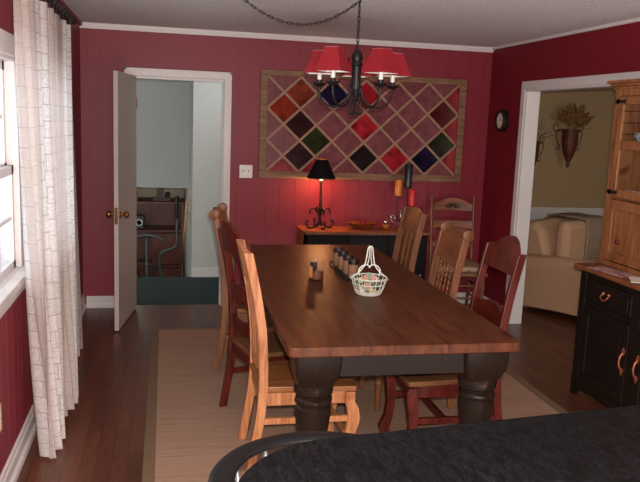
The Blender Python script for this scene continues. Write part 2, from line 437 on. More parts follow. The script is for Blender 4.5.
# the leaf, swung into the dining room
LW = 0.775; ang = math.radians(-98)
leaf = bpy.data.objects.new('door_2', None); S.collection.objects.link(leaf); struct(leaf)
leaf.location = (DX0+0.022, -0.03, 0); leaf.rotation_euler = (0, 0, ang)
b = B(); box(b, 0.0, LW, -0.0175, 0.0175, 0.012, 2.02); pan = obj('door_leaf', b, 'door', leaf, bevel=0.002)
b = B(); box(b, LW-0.0005, LW+0.0008, -0.012, 0.012, 0.86, 0.99); obj('latch_plate', b, 'brass', pan)
for s in (-1, 1):
    b = B()
    prof = [(0.030, 0), (0.030, 0.006), (0.012, 0.010), (0.011, 0.028), (0.024, 0.036), (0.030, 0.048), (0.027, 0.062), (0.012, 0.070), (0.001, 0.071)]
    rings = [[(LW-0.065+r*math.cos(2*PI*k/16), s*(0.0175+z), 0.93+r*math.sin(2*PI*k/16)) for k in range(16)] for r, z in prof]
    loft(b, rings); obj('door_knob', b, 'brass', pan, smooth=True)
b = B()
for z in (0.25, 1.0, 1.8): tube(b, [(-0.004, 0.02, z-0.045), (-0.004, 0.02, z+0.045)], 0.006)
obj('hinge', b, 'brass', pan)

# casing of the wide opening (door_3)
d3 = bpy.data.objects.new('door_3', None); S.collection.objects.link(d3); struct(d3); d3.location = (W, OY1, 0)
b = B(); L = OY0-OY1; cw = 0.066
box(b, -0.018, 0, 0.004, cw, 0, OH+cw); box(b, -0.018, 0, L-cw, L-0.004, 0, OH+cw); box(b, -0.018, 0, L-0.004, 0.004, OH, OH+cw)
obj('casing', b, 'trim', d3)
b = B(); box(b, -0.005, WT+0.005, -0.016, 0.003, 0, OH); box(b, -0.005, WT+0.005, L-0.003, L+0.016, 0, OH); box(b, -0.005, WT+0.005, L, 0, OH-0.016, OH+0.003)
obj('jamb', b, 'trim', d3)

# window_1 : casing, sashes with muntins, glass, stool, outside brick reveal
w1 = bpy.data.objects.new('window_1', None); S.collection.objects.link(w1); struct(w1); w1.location = (0, WY1, WZ0)
wl = WY0-WY1; wh = WZ1-WZ0
b = B()
box(b, 0, 0.02, wl-0.075, 0.075, wh, wh+0.085); box(b, 0, 0.02, 0, 0.075, -0.02, wh); box(b, 0, 0.02, wl-0.075, wl, -0.02, wh)
box(b, 0.0, 0.028, wl-0.085, 0.085, wh+0.07, wh+0.09)
obj('casing', b, 'trim', w1)
b = B(); box(b, -0.12, 0.0, wl-0.001, 0.001, -0.03, 0.006); box(b, 0.0005, 0.055, wl-0.09, 0.09, -0.03, 0.006); box(b, 0, 0.02, wl-0.075, 0.075, -0.10, -0.03)
obj('window_sill', b, 'trim', w1, bevel=0.004)
b = B(); box(b, -0.118, 0, -0.015, 0.0, 0, wh); box(b, -0.118, 0, wl, wl+0.015, 0, wh); box(b, -0.118, 0, wl, 0, wh-0.015, wh)
mull = [-1.06, -2.12]
for my in mull: box(b, -0.10, 0.0, my-0.04, my+0.04, 0, wh-0.015)
obj('window_frame', b, 'trim', w1)
edges = [-0.015]+[q for my in mull for q in (my+0.04, my-0.04)]+[wl+0.015]
for i in range(3):
    ya, yb = edges[2*i], edges[2*i+1]           # ya > yb
    b = B()
    for (z0, z1, xs) in ((0.0, wh/2, -0.055), (wh/2-0.03, wh-0.015, -0.085)):
        x0s, x1s = xs, xs+0.028; fw = 0.042
        box(b, x0s, x1s, yb, yb+fw, z0, z1); box(b, x0s, x1s, ya-fw, ya, z0, z1)
        box(b, x0s, x1s, yb, ya, z0, z0+fw); box(b, x0s, x1s, yb, ya, z1-fw, z1)
        for q in (1/3, 2/3): box(b, x0s+0.006, x1s-0.006, yb+(ya-yb)*q-0.009, yb+(ya-yb)*q+0.009, z0, z1)
        box(b, x0s+0.006, x1s-0.006, yb, ya, (z0+z1)/2-0.009, (z0+z1)/2+0.009)
    sash = obj('sash', b, 'trim', w1)
    b = B(); box(b, -0.043, -0.040, yb+0.03, ya-0.03, 0.03, wh/2-0.03); box(b, -0.073, -0.070, yb+0.03, ya-0.03, wh/2, wh-0.04)
    obj('glass', b, 'window_glass', sash)

# electrical outlet low on the left wall, switch on the back wall
t = thing('wall_outlet', 'cream electrical outlet plate low on the left red wall', 'outlet', (0.0, -3.44, 0.385))
b = B(); box(b, 0.0, 0.006, -0.037, 0.037, -0.06, 0.06); obj('cover_plate', b, plain('almond_plastic', rgb(220, 214, 160), 0.4), t, bevel=0.002)
b = B()
for dz in (-0.022, 0.022): box(b, 0.006, 0.009, -0.017, 0.017, dz-0.014, dz+0.014)
obj('socket', b, 'white', t)
t = thing('light_switch', 'white double switch plate on back wall right of the doorway', 'light switch', (1.41, 0, 1.235))
b = B(); box(b, -0.058, 0.058, -0.006, 0, -0.058, 0.058); obj('cover_plate', b, 'white', t, bevel=0.002)
for sx in (-1, 1):
    b = B(); box(b, sx*0.023-0.005, sx*0.023+0.005, -0.016, -0.006, -0.004, 0.014); obj('toggle', b, plain('grey_toggle', rgb(150, 140, 135), 0.4), t)

# ---------------------------------------------------------------- stairwell beyond the doorway
LZ = -1.15; SY = 1.27
b = B(); box(b, -0.9, 1.9, 0.06, SY, -0.08, 0); obj1 = struct(obj('floor_landing', b, 'carpet'))
b = B(); box(b, -1.2, 1.9, SY, 5.0, LZ-0.08, LZ); struct(obj('floor_lower', b, 'carpet'))
b = B()
for i in range(1, 6): box(b, -0.35, 0.965, SY, SY+0.26*(6-i), LZ+(i-1)*0.1917, LZ+i*0.1917)
struct(obj('floor_stair_steps', b, 'carpet'))
b = B(); box(b, 0.985, 1.9, SY, SY+0.1, 0, H); box(b, 0.985, 1.9, SY, SY+0.1, LZ, 0); struct(obj('wall_landing', b, 'hall_wall'))
b = B(); box(b, 0.985, 1.08, SY+0.1, 5.0, LZ, H); struct(obj('wall_stair', b, 'hall_wall'))
b = B(); box(b, 0.985, 1.9, SY-0.014, SY, 0, 0.10); struct(obj('baseboard_landing', b, 'trim'))
b = B(); box(b, -1.2, 0.985, 2.5, 5.0, 0.835, H); struct(obj('wall_soffit', b, 'hall_soffit'))
b = B(); box(b, -1.2, 1.9, 5.0, 5.1, LZ, H); struct(obj('wall_lower', b, plain('dim_beige_paint', rgb(222, 208, 184), 0.8)))
b = B(); box(b, -1.0, -0.9, 0.12, SY, 0, H); struct(obj('wall_landing_left', b, 'hall_wall'))
b = B(); box(b, -1.3, -1.2, SY, 5.1, LZ, H); struct(obj('wall_lower_left', b, 'hall_wall'))
b = B(); box(b, 1.9, 2.0, 0.12, SY+0.1, 0, H); struct(obj('wall_landing_right', b, 'hall_wall'))
b = B(); box(b, -1.2, 2.0, 0.12, 5.1, H, H+0.08); struct(obj('ceiling_landing', b, 'ceiling'))
b = B(); tube(b, [(0.94, 1.5, 0.80), (0.94, 3.4, -0.25)], 0.018)
t = thing('handrail', 'pale wooden handrail sloping down the stairwell wall', 'handrail', (0, 0, 0))
obj('rail', b, plain('pale_rail_wood', rgb(196, 160, 120), 0.4), t, smooth=True)
for q in (0.12, 0.8):
    y, z = 1.5+1.9*q, 0.80-1.05*q
    b = B(); tube(b, [(0.94, y, z), (0.955, y, z-0.05), (0.985, y, z-0.05)], 0.006); obj('bracket', b, 'steel', t)

# tall wooden desk hutch in the lower room
M['desk'] = wood('dark_cherry_desk', rgb(66, 30, 18), rgb(92, 44, 26), rgb(108, 54, 32), 'z', 0.4, 4, 8)
t = thing('desk_hutch', 'dark cherry desk hutch with shelves in the sunken room', 'desk', (0.45, 4.2, LZ))
b = B(); hz = 1.62
box(b, -0.55, -0.52, -0.25, 0.3, 0, hz); box(b, 0.47, 0.50, -0.25, 0.3, 0, hz); box(b, -0.58, 0.53, -0.28, 0.32, hz, hz+0.03)
box(b, -0.52, 0.47, 0.28, 0.30, 0, hz)
obj('carcass', b, 'desk', t)
for z in (0.72, 1.22):
    b = B(); box(b, -0.52, 0.47, -0.24, 0.28, z, z+0.025); obj('shelf', b, 'desk', t)
b = B(); box(b, 0.12, 0.47, -0.26, -0.24, 0.05, 0.70); b2 = obj('cabinet_door', b, 'desk', t)
b = B(); sphere(b, (0.17, -0.27, 0.5), 0.014); obj('knob', b, 'steel', b2)
b = B(); box(b, 0.08, 0.47, -0.26, -0.24, 0.76, 1.2); obj('cabinet_door', b, 'desk', t)
t = thing('television', 'small dark television on top of the desk hutch', 'television', (0.13, 4.15, LZ+hz+0.03))
b = B(); box(b, -0.17, 0.17, -0.02, 0.22, 0.0, 0.30); obj('housing', b, plain('charcoal_plastic', rgb(42, 42, 46), 0.5), t, bevel=0.02)
b = B(); box(b, -0.135, 0.135, -0.026, -0.018, 0.04, 0.265); obj('screen', b, plain('dark_screen', rgb(20, 22, 26), 0.1), t)
t = thing('figurine', 'small dark ornament with base, right of the television', 'ornament', (0.66, 4.1, LZ+hz+0.03))
b = B(); box(b, -0.12, 0.12, -0.05, 0.05, 0, 0.05); box(b, -0.07, 0.03, -0.04, 0.04, 0.05, 0.2); sphere(b, (0.08, 0, 0.09), 0.04); obj('body', b, plain('dark_brown_resin', rgb(52, 34, 28), 0.5), t)
t = thing('radio', 'round-dialled grey radio on the upper shelf of the desk hutch', 'radio', (0.17, 4.06, LZ+1.245))
b = B(); box(b, -0.26, 0.26, -0.05, 0.1, 0, 0.2); obj('body', b, plain('dark_grey_plastic', rgb(58, 58, 60), 0.4), t, bevel=0.03)
b = B()
for x, r in ((-0.17, 0.06), (0.02, 0.065), (0.18, 0.045)):
    rings = [[(x+rr*math.cos(2*PI*k/16), -0.055-dz, 0.1+rr*math.sin(2*PI*k/16)) for k in range(16)] for rr, dz in ((r, 0), (r, 0.008), (r*0.8, 0.008), (r*0.8, 0.0))]
    loft(b, rings)
obj('dial', b, 'steel', t)
# exercise bike
gm = plain('grey_tube_paint', rgb(84, 88, 90), 0.4, 0.3)
t = thing('exercise_bike', 'grey tubular exercise bike in front of the cherry desk', 'exercise bike', (0.62, 3.50, LZ))
b = B()
tube(b, smooth_path([(0.24, 0, 1.48), (0.24, 0, 1.18), (0.22, 0, 1.09), (0.06, 0, 1.02), (0.02, 0, 0.95), (0.03, 0, 0.72), (0.14, 0, 0.5), (0.15, 0, 0.08)], 5), 0.02)
tube(b, [(-0.16, 0.02, 1.24), (-0.15, 0.02, 0.5), (-0.02, 0.1, 0.08)], 0.025)
tube(b, [(-0.28, 0, 0.86), (0.03, 0, 0.84)], 0.012)
tube(b, [(-0.25, 0, 0.03), (0.27, 0, 0.03)], 0.03)
tube(b, [(-0.2, 0.30, 0.03), (0.2, 0.30, 0.03)], 0.03); tube(b, [(0.0, 0, 0.06), (0.0, 0.30, 0.06)], 0.03)
obj('frame', b, gm, t, smooth=True)
b = B(); tube(b, smooth_path([(-0.36, -0.03, 1.18), (-0.3, -0.02, 1.22), (-0.16, 0, 1.25), (0.0, -0.02, 1.22), (0.06, -0.03, 1.18)], 4), 0.02); obj('handlebar', b, gm, t, smooth=True)
b = B(); tube(b, [(0.24, 0, 1.48), (0.24, 0, 1.78)], 0.026); obj('upper_grip', b, 'iron', t)
b = B(); tube(b, [(0.24, -0.01, 0.62), (0.24, -0.01, 0.42)], 0.05); sphere(b, (0.22, 0, 0.64), 0.09, (1, 1.2, 0.35)); obj('saddle', b, 'iron', t)
b = B(); lathe(b, [(0.01, -0.03), (0.2, -0.03), (0.22, 0), (0.2, 0.03), (0.01, 0.03)], (0, 0, 0), 20)
o = obj('flywheel', b, 'iron', t, smooth=True); o.rotation_euler = (PI/2, 0, 0); o.location = (0, 0.1, 0.3)
# dark coat over the left
b = B(); rings = []
for k in range(9):
    z = 0.95-k*0.118; r = 0.07+0.10*math.sin(min(1, k/4)*PI/2)
    rings.append([(r*(1+0.15*math.sin(5*a+k))*math.cos(a)*0.9, r*(1+0.15*math.sin(5*a+k))*math.sin(a), z) for a in [2*PI*j/20 for j in range(20)]])
loft(b, rings)
o = obj('office_chair', b, plain('black_cloth', rgb(24, 25, 28), 0.9, var=0.2), None, smooth=True, loc=(0.27, 3.0, LZ))
o.name = 'draped_coat'; tag(o, 'black coat draped in a heap beside the exercise bike', 'coat')
# unseen warm fill added under the soffit to light the lower room
point('lower_room_fill', (0.2, 2.9, 0.62), 4.5, (1.0, 0.88, 0.75), 0.1)
area('landing_fill', (1.5, 0.5, 2.2), (0.9, 1.4, 1.2), 0.5, 5.0, (0.88, 0.97, 1.0))  # unseen cool fill added to brighten the landing walls

# ---------------------------------------------------------------- living room beyond the opening
RY = 0.5
b = B(); box(b, W+WT, 7.2, RY, RY+0.1, 0.9, H); struct(obj('wall_living', b, 'beige_wall'))
b = B(); box(b, W+WT, 7.2, RY-0.006, RY+0.1, 0, 0.895)
for i in range(40): box(b, W+WT+i*0.085, W+WT+i*0.085+0.08, RY-0.010, RY-0.006, 0.12, 0.87)
box(b, W+WT, 7.2, RY-0.022, RY, 0.0, 0.12)
struct(obj('wall_wainscot', b, 'wainscot'))
b = B(); box(b, W+WT, 7.2, RY-0.03, RY+0.1, 0.87, 0.9); struct(obj('trim_4', b, 'wainscot'))
b = B(); box(b, 7.1, 7.2, YB, RY, 0, H); struct(obj('wall_living_right', b, 'beige_wall'))
b = B(); box(b, W, W+WT, 0.0, RY, 0, H); struct(obj('wall_living_left', b, 'beige_wall'))
area('living_fill', (5.6, -4.0, 1.7), (4.8, 0.4, 1.1), 1.4, 20, (1.0, 0.93, 0.85))  # unseen fill added to brighten the living room wall and armchair

# armchair, seen from its side, back to the right
t = thing('armchair', 'tan upholstered armchair beyond the wide opening, its back towards the wall', 'armchair', (4.56, -0.41, 0), math.radians(115))
# local: faces -x ; near side is -y
def cushion(bm, x0, x1, y0, y1, z0, z1, r=0.06):
    box(bm, x0, x1, y0, y1, z0, z1)
b = B(); cushion(b, -0.42, 0.40, -0.40, 0.40, 0.06, 0.34); obj('base', b, 'armchair', t, bevel=0.03, smooth='auto')
b = B(); cushion(b, -0.40, 0.26, -0.27, 0.27, 0.33, 0.47); obj('seat_cushion', b, 'armchair', t, bevel=0.05, smooth='auto')
for s in (-1, 1):
    b = B()
    prof = [(s*0.40, 0.06), (s*0.44, 0.40), (s*0.455, 0.46), (s*0.46, 0.51), (s*0.44, 0.555), (s*0.39, 0.575), (s*0.33, 0.56), (s*0.29, 0.51), (s*0.285, 0.44), (s*0.285, 0.06)]
    loft(b, [[(x, y, z+dz) for y, z in prof] for x, dz in ((-0.40, 0.0), (-0.36, 0.01), (0.0, 0.0), (0.36, -0.03))])
    a = obj('arm', b, 'armchair', t, bevel=0.012, smooth='auto')
    b = B(); tube(b, [(-0.402, y, z) for y, z in prof[:-1]], 0.006, 6); obj('piping', b, plain('brown_piping', rgb(150, 118, 90), 0.9), a)
b = B()
prof = [(0.14, 0.40), (0.16, 0.62), (0.22, 0.80), (0.30, 0.87), (0.40, 0.865), (0.46, 0.79), (0.47, 0.66), (0.44, 0.42), (0.40, 0.10), (0.2, 0.10)]
loft(b, [[(x, y, z*zs) for x, z in prof] for y, zs in ((-0.38, 0.93), (-0.34, 0.98), (0, 1.0), (0.34, 0.98), (0.38, 0.93))])
obj('backrest', b, 'armchair', t, smooth='auto', bevel=0.02)
b = B()
pr = [(-0.036, 0.52), (-0.042, 0.75), (-0.02, 0.892), (0.05, 0.905), (0.2, 0.902), (0.30, 0.906), (0.42, 0.893), (0.485, 0.81), (0.50, 0.70), (0.485, 0.52)]
rings = []
for y in [-0.30+0.04*i for i in range(9)]:
    rings.append([(x, y, z+0.004*math.sin(y*60)) for x, z in pr]+[(x+0.012 if x < 0.1 else x-0.012, y, z-0.010) for x, z in reversed(pr)])
loft(b, rings); thr = obj('throw_blanket', b, 'throw', None, smooth=True)
thr.location = t.location; thr.rotation_euler = t.rotation_euler
tag(thr, 'grey-tan knitted throw draped over the back of the tan armchair', 'throw')
b = B(); box(b, -0.02, 0.13, -0.30, 0.30, 0.45, 0.88); obj('back_cushion', b, 'armchair', t, bevel=0.06, smooth='auto')
for sx, sy in ((-0.36, -0.34), (-0.36, 0.34), (0.34, -0.34), (0.34, 0.34)):
    b = B(); lathe(b, [(0.012, 0), (0.026, 0.06)], (sx, sy, 0), 8); obj('leg', b, 'crest', t)

# wall pockets with dried flowers
def wall_pocket(x, z, label, dried, n):
    t = thing('wall_pocket', label, 'wall vase', (x, RY, z), 0, 'metal wall pockets in the living room')
    b = B()
    prof = [(0.008, -0.30), (0.02, -0.285), (0.012, -0.265), (0.028, -0.23), (0.066, -0.12), (0.080, -0.02), (0.078, 0.07), (0.086, 0.085), (0.080, 0.09), (0.0, 0.09)]
    n_ = 28
    rings = [[(r*(1+0.06*math.cos(14*a))*math.cos(a), -0.115+r*0.9*math.sin(a), zz) for a in [2*PI*k/n_ for k in range(n_)]] for r, zz in prof]
    loft(b, rings); obj('vase', b, 'terracotta', t, smooth=True)
    for s in (-1, 1):
        b = B()
        p = [(0.06, 0.20), (0.085, 0.17), (0.11, 0.19), (0.10, 0.225), (0.06, 0.225)]
        q = [(0.085, 0.05), (0.10, 0.085), (0.13, 0.075), (0.148, 0.035), (0.125, -0.05), (0.095, -0.085), (0.10, -0.115), (0.125, -0.11), (0.128, -0.09)]
        tube(b, smooth_path([(s*u, -0.09, v) for u, v in q], 5), 0.005, 6)
        tube(b, smooth_path([(s*u, -0.06, v-0.07) for u, v in [(0.08, 0.15), (0.13, 0.13), (0.165, 0.16), (0.16, 0.20), (0.13, 0.21), (0.115, 0.18)]], 5), 0.005, 6)
        obj('scroll', b, 'rust_iron', t, smooth=True)
    b = B(); rnd = random.Random(n)
    for i in range(n):
        a = rnd.uniform(-1.05, 1.15); L = rnd.uniform(0.14, 0.30); dy = rnd.uniform(-0.07, 0.05)
        c = Vector((0.02+math.sin(a)*L*0.60, -0.115+dy, 0.07+math.cos(a)*L*0.85))
        d = Vector((math.sin(a), dy*3, math.cos(a))).normalized(); side = d.cross(Vector((0, 1, 0.2))).normalized()*rnd.uniform(0.012, 0.026)
        w = d.cross(side).normalized()*0.01; l = rnd.uniform(0.03, 0.06)
        vs = [b.verts.new(p) for p in (c-d*l, c+side, c+w, c-side, c-w, c+d*l)]
        for f in ((0, 1, 2), (0, 2, 3), (0, 3, 4), (0, 4, 1), (5, 2, 1), (5, 3, 2), (5, 4, 3), (5, 1, 4)): b.faces.new([vs[k] for k in f])
    fl_ = obj('dried_flowers', b, dried, t)
    b = B()
    for i in range(14):
        a = rnd.uniform(-0.9, 1.35); L = rnd.uniform(0.2, 0.34)
        tube(b, [(0, -0.115, 0.05), (0.02+math.sin(a)*L*0.5, -0.12, 0.07+math.cos(a)*L*0.5), (0.02+math.sin(a)*L*0.8, -0.13, 0.07+math.cos(a)*L*0.75)], 0.0018, 5)
    obj('stems', b, 'dried2', fl_)
wall_pocket(4.775, 1.63, 'ribbed brown wall vase with a full spray of rust dried flowers', 'dried', 150)
wall_pocket(4.35, 1.50, 'brown wall vase with pale dried flowers, half hidden by the white door jamb', 'dried_grey', 60)

# round wall clock on the right wall
t = thing('wall_clock', 'small round black-rimmed picture clock on the right red wall', 'wall clock', (W, -0.36, 1.77))
def lathe_x(bm, prof, n=28, c=(0, 0)):
    loft(bm, [[(-d, c[0]+r*math.cos(2*PI*k/n), c[1]+r*math.sin(2*PI*k/n)) for k in range(n)] for r, d in prof])
b = B(); lathe_x(b, [(0.096, 0), (0.100, 0.015), (0.098, 0.045), (0.088, 0.056), (0.070, 0.052), (0.068, 0.04), (0.01, 0.04)]); obj('rim', b, 'iron', t, smooth='auto')
def face_mat():
    m, nt, bb = new_mat('painted_clock_face')
    f = noise(nt, coords(nt), 28, 2)
    nt.links.new(ramp(nt, f, [(0.3, rgb(96, 112, 72)), (0.42, rgb(222, 212, 190)), (0.6, rgb(222, 212, 190)), (0.66, rgb(196, 110, 70))]), bb.inputs['Base Color']); return m
b = B(); lathe_x(b, [(0.069, 0.04), (0.069, 0.0425), (0.001, 0.0425)]); obj('face', b, face_mat(), t)
b = B(); box(b, -0.046, -0.044, -0.002, 0.002, 0, 0.045); box(b, -0.046, -0.044, -0.03, 0, -0.002, 0.002); obj('hands', b, 'iron', t)

# ---------------------------------------------------------------- stained glass sash on the back wall
t = thing('leaded_glass_panel', 'old wooden sash of diamond panes hung as art on the back wall', 'stained glass panel', (1.52, 0, 1.18))
PX0, PX1, PZ0, PZ1 = 1.52, 3.44, 1.18, 2.135
ix0, ix1, iz0, iz1 = 0.065, 1.855, 0.065, 0.905
b = B(); pw, ph = PX1-PX0, PZ1-PZ0
box(b, 0, pw, -0.035, 0, 0, iz0); box(b, 0, pw, -0.035, 0, iz1, ph); box(b, 0, ix0, -0.035, 0, iz0, iz1); box(b, ix1, pw, -0.035, 0, iz0, iz1)
obj('frame', b, 'wood_frame_grey', t, bevel=0.003)
cx, cz = 0.2983, 0.28
b = B()
def lattice_bar(bm, p, q, w=0.010):
    off = 0.0012 if q[1] > p[1] else 0.0; p = Vector((p[0], 0, p[1])); q = Vector((q[0], 0, q[1])); d = (q-p).normalized(); n = Vector((-d.z, 0, d.x))*w
    loft(bm, [[(e.x+n.x*s, y, e.z+n.z*s) for s, y in ((-1, -0.026-off), (1, -0.026-off), (1, -0.008+off), (-1, -0.008+off))] for e in (p, q)])
def clip(p, q):
    """clip a segment to the inner rectangle"""
    t0, t1 = 0.0, 1.0; dx, dz = q[0]-p[0], q[1]-p[1]
    for pp, qq in ((-dx, p[0]-ix0), (dx, ix1-p[0]), (-dz, p[1]-iz0), (dz, iz1-p[1])):
        if abs(pp) < 1e-9: continue
        r = qq/pp
        if pp < 0: t0 = max(t0, r)
        else: t1 = min(t1, r)
    if t0 >= t1-1e-6: return None
    return (p[0]+dx*t0, p[1]+dz*t0), (p[0]+dx*t1, p[1]+dz*t1)
# nodes at (ix0 + i*cx + .5cx?, iz0 + j*cz ...): diamonds centred on (ix0+.5cx+i*cx, iz0+j*cz) and (ix0+i*cx, iz0+.5cz+j*cz)
for k in range(-4, 12):
    for sgn in (1, -1):
        zs = 0.5 if False else 0.0
        x_at = ix0+cx*(k+0.5)
        # lines through (ix0+(k+.5)cx , iz0+.5cz) corner points
        p = (x_at-10*cx*0.5, iz0+0.5*cz-sgn*10*cz*0.5+0.0); q = (x_at+10*cx*0.5, iz0+0.5*cz+sgn*10*cz*0.5)
        c = clip(p, q)
        if c: lattice_bar(b, *c)
obj('lattice', b, 'came', t)
colours = {(1.0, 2.5): ('amber_brown_pane', (112, 44, 28), 'dark amber pane'), (0.5, 2.0): ('rust_pane', (120, 40, 26), 'rust red pane'),
           (1.0, 1.5): ('dark_plum_pane', (44, 24, 26), 'dark plum pane'), (1.5, 1.0): ('green_pane', (28, 40, 16), 'dark green pane'),
           (1.0, 0.5): ('black_plum_pane', (40, 22, 24), 'blackish plum pane'), (2.0, 2.5): ('navy_pane', (18, 18, 52), 'navy blue pane'),
           (3.0, 0.5): ('near_black_pane', (26, 14, 18), 'nearly black pane'), (5.0, 0.5): ('indigo_pane', (24, 16, 40), 'indigo pane'),
           (5.5, 1.0): ('olive_pane', (36, 32, 14), 'dark olive pane'), (5.5, 2.0): ('oxblood_pane', (70, 10, 18), 'oxblood red pane'),
           (3.0, 1.5): ('red_reflection_pane', (150, 30, 42), 'red pane with a painted window reflection'), (4.0, 0.5): ('crimson_pane', (146, 30, 40), 'crimson pane'),  # first pane: window reflection put into its red
           (3.0, 2.5): ('scarlet_pane', (140, 24, 38), 'scarlet pane'), (6.0, 1.5): ('red_half_pane', (130, 24, 36), 'red half pane'),
           (6.0, 0.5): ('red_half_pane', (130, 24, 36), 'red half pane'), (6.0, 2.5): ('red_half_pane', (130, 24, 36), 'red half pane'),
           (0.5, 0.0): ('rose_lamplit_half_pane', (140, 44, 54), 'rose half pane'), (1.5, 0.0): ('rose_lamplit_half_pane', (140, 44, 54), 'rose half pane')}  # right-hand rose half: lamp glow painted into the pane colour
def clip_poly(poly):
    for ax, lim, keep in ((0, ix0, 1), (0, ix1, -1), (1, iz0, 1), (1, iz1, -1)):
        out = []
        for i in range(len(poly)):
            p, q = poly[i], poly[(i+1) % len(poly)]
            ip = keep*(p[ax]-lim) >= -1e-9; iq = keep*(q[ax]-lim) >= -1e-9
            if ip: out.append(p)
            if ip != iq:
                r = (lim-p[ax])/(q[ax]-p[ax]); out.append((p[0]+(q[0]-p[0])*r, p[1]+(q[1]-p[1])*r))
        poly = out
        if not poly: return None
    res = []
    for p in poly:
        if not res or (abs(p[0]-res[-1][0])+abs(p[1]-res[-1][1])) > 1e-5: res.append(p)
    if len(res) > 1 and abs(res[0][0]-res[-1][0])+abs(res[0][1]-res[-1][1]) < 1e-5: res.pop()
    return res if len(res) > 2 else None
# centres at (i, j+.5) and (i+.5, j)   (units of cx, cz)
cells = [(i, j+0.5) for i in range(0, 7) for j in range(3)]+[(i+0.5, j) for i in range(6) for j in range(4)]
panem = {}
bw = B()
for (i, j) in cells:
    c = (ix0+i*cx, iz0+j*cz); e = 0.97
    poly = clip_poly([(c[0]-cx/2*e, c[1]), (c[0], c[1]-cz/2*e), (c[0]+cx/2*e, c[1]), (c[0], c[1]+cz/2*e)])
    if not poly: continue
    key = (float(i), float(j))
    if key in colours:
        nm, col, lab = colours[key]
        if nm not in panem: panem[nm] = pane(nm, rgb(*col))
        bb = B(); prism(bb, poly, -0.019, -0.014, 'y'); o = obj('glass_pane', bb, panem[nm], t); o['label'] = lab
    else:
        bb = B(); prism(bb, poly, -0.019, -0.014, 'y'); o = obj('glass_pane', bb, 'old_glass', t)

# ---------------------------------------------------------------- rug
t = thing('area_rug', 'tan woven sisal rug with brown tape border under the dining table', 'rug', (0.60, -4.9, 0))
b = B(); box(b, 0.055, 2.465, 0.0, 4.12, 0.001, 0.009); obj('weave', b, 'rug', t)
for x0_ in (0, 2.46):
    b = B(); box(b, x0_, x0_+0.06, 0, 4.12, 0.0015, 0.011); obj('border', b, 'rug_border', t, bevel=0.002)

# ---------------------------------------------------------------- dining table
TX0, TX1, TY0, TY1, TZ = 1.215, 2.288, -3.715, -1.10, 0.76
t = thing('dining_table', 'long rustic dining table with brown plank top and black turned legs', 'table', (TX0, TY0, 0.011))
tw, tl = TX1-TX0, TY1-TY0
b = B(); r = 0.035; pts = []
for (px, py, a0) in ((tw-r, r, -90), (tw-r, tl-r, 0), (r, tl-r, 90), (r, r, 180)):
    for k in range(5):
        a = math.radians(a0+k*22.5); pts.append((px+r*math.cos(a), py+r*math.sin(a)))
prism(b, pts, TZ-0.011-0.045, TZ-0.011, 'z')
def top_mat():
    m, nt, bb = new_mat('planked_table_top')
    v = coords(nt, (8, 1, 4)); f = noise(nt, v, 3.0, 6, 0.6, 0.7)
    c = ramp(nt, f, [(0.3, rgb(62, 31, 17)), (0.5, rgb(84, 45, 25)), (0.7, rgb(100, 56, 32))])
    sx = nt.nodes.new('ShaderNodeSeparateXYZ'); nt.links.new(coords(nt), sx.inputs[0])
    # plank seams every 0.178 m
    md = nt.nodes.new('ShaderNodeMath'); md.operation = 'PINGPONG'; md.inputs[1].default_value = 0.0894
    nt.links.new(sx.outputs[0], md.inputs[0])
    seam = ramp(nt, md.outputs[0], [(0.0, (0.5, 0.45, 0.4, 1)), (0.0025, (1, 1, 1, 1))])
    kf = noise(nt, coords(nt, (3.5, 2.0, 1)), 2.6, 1)
    kc = ramp(nt, kf, [(0.24, (0.42, 0.36, 0.3, 1)), (0.30, (1, 1, 1, 1))])
    col = mul(nt, mul(nt, c, seam), kc)
    nt.links.new(col, bb.inputs['Base Color']); bb.inputs['Roughness'].default_value = 0.4; bb.inputs['Specular IOR Level'].default_value = 0.22
    bump(nt, bb, f, 0.15, 0.004); return m
obj('tabletop', b, top_mat(), t, bevel=0.006)
b = B(); az0, az1 = 0.59, TZ-0.011-0.045; i_ = 0.075
box(b, i_+0.1, tw-i_-0.1, i_, i_+0.028, az0, az1); box(b, i_+0.1, tw-i_-0.1, tl-i_-0.028, tl-i_, az0, az1)
box(b, i_, i_+0.028, i_+0.1, tl-i_-0.1, az0, az1); box(b, tw-i_-0.028, tw-i_, i_+0.1, tl-i_-0.1, az0, az1)
obj('apron', b, 'black_paint', t)
def table_leg(cx_, cy_):
    b = B(); hs = []
    def sq(h, z, rr=0.35):
        out = []
        for (sx, sy, a0) in ((1, -1, -90), (1, 1, 0), (-1, 1, 90), (-1, -1, 180)):
            for k in range(4):
                a = math.radians(a0+k*30); R = h*rr
                out.append((cx_+sx*(h-R)+R*math.cos(a), cy_+sy*(h-R)+R*math.sin(a), z))
        return out
    rings = []
    prof = [(0.0, 0.050, 1), (0.03, 0.062, 1), (0.06, 0.055, 1), (0.09, 0.048, 1), (0.20, 0.058, 1), (0.32, 0.072, 1), (0.40, 0.083, 1), (0.43, 0.083, 1), (0.440, 0.072, 1), (0.447, 0.072, 1),
            (0.455, 0.084, 1), (0.468, 0.087, 1), (0.478, 0.083, 1), (0.485, 0.072, 1), (0.492, 0.073, 1), (0.502, 0.088, 1), (0.528, 0.091, 1), (0.545, 0.086, 0.9), (0.556, 0.090, 0.6), (0.60, 0.102, 0.28), (0.66, 0.104, 0.14), (0.704, 0.104, 0.1)]
    for z, h, rr in prof: rings.append(sq(h, z, rr))
    loft(b, rings); return obj('leg', b, 'black_paint', t, smooth='auto')
lo = 0.145
for (a, c) in ((lo, lo), (tw-lo, lo), (lo, tl-lo), (tw-lo, tl-lo)): table_leg(a, c)

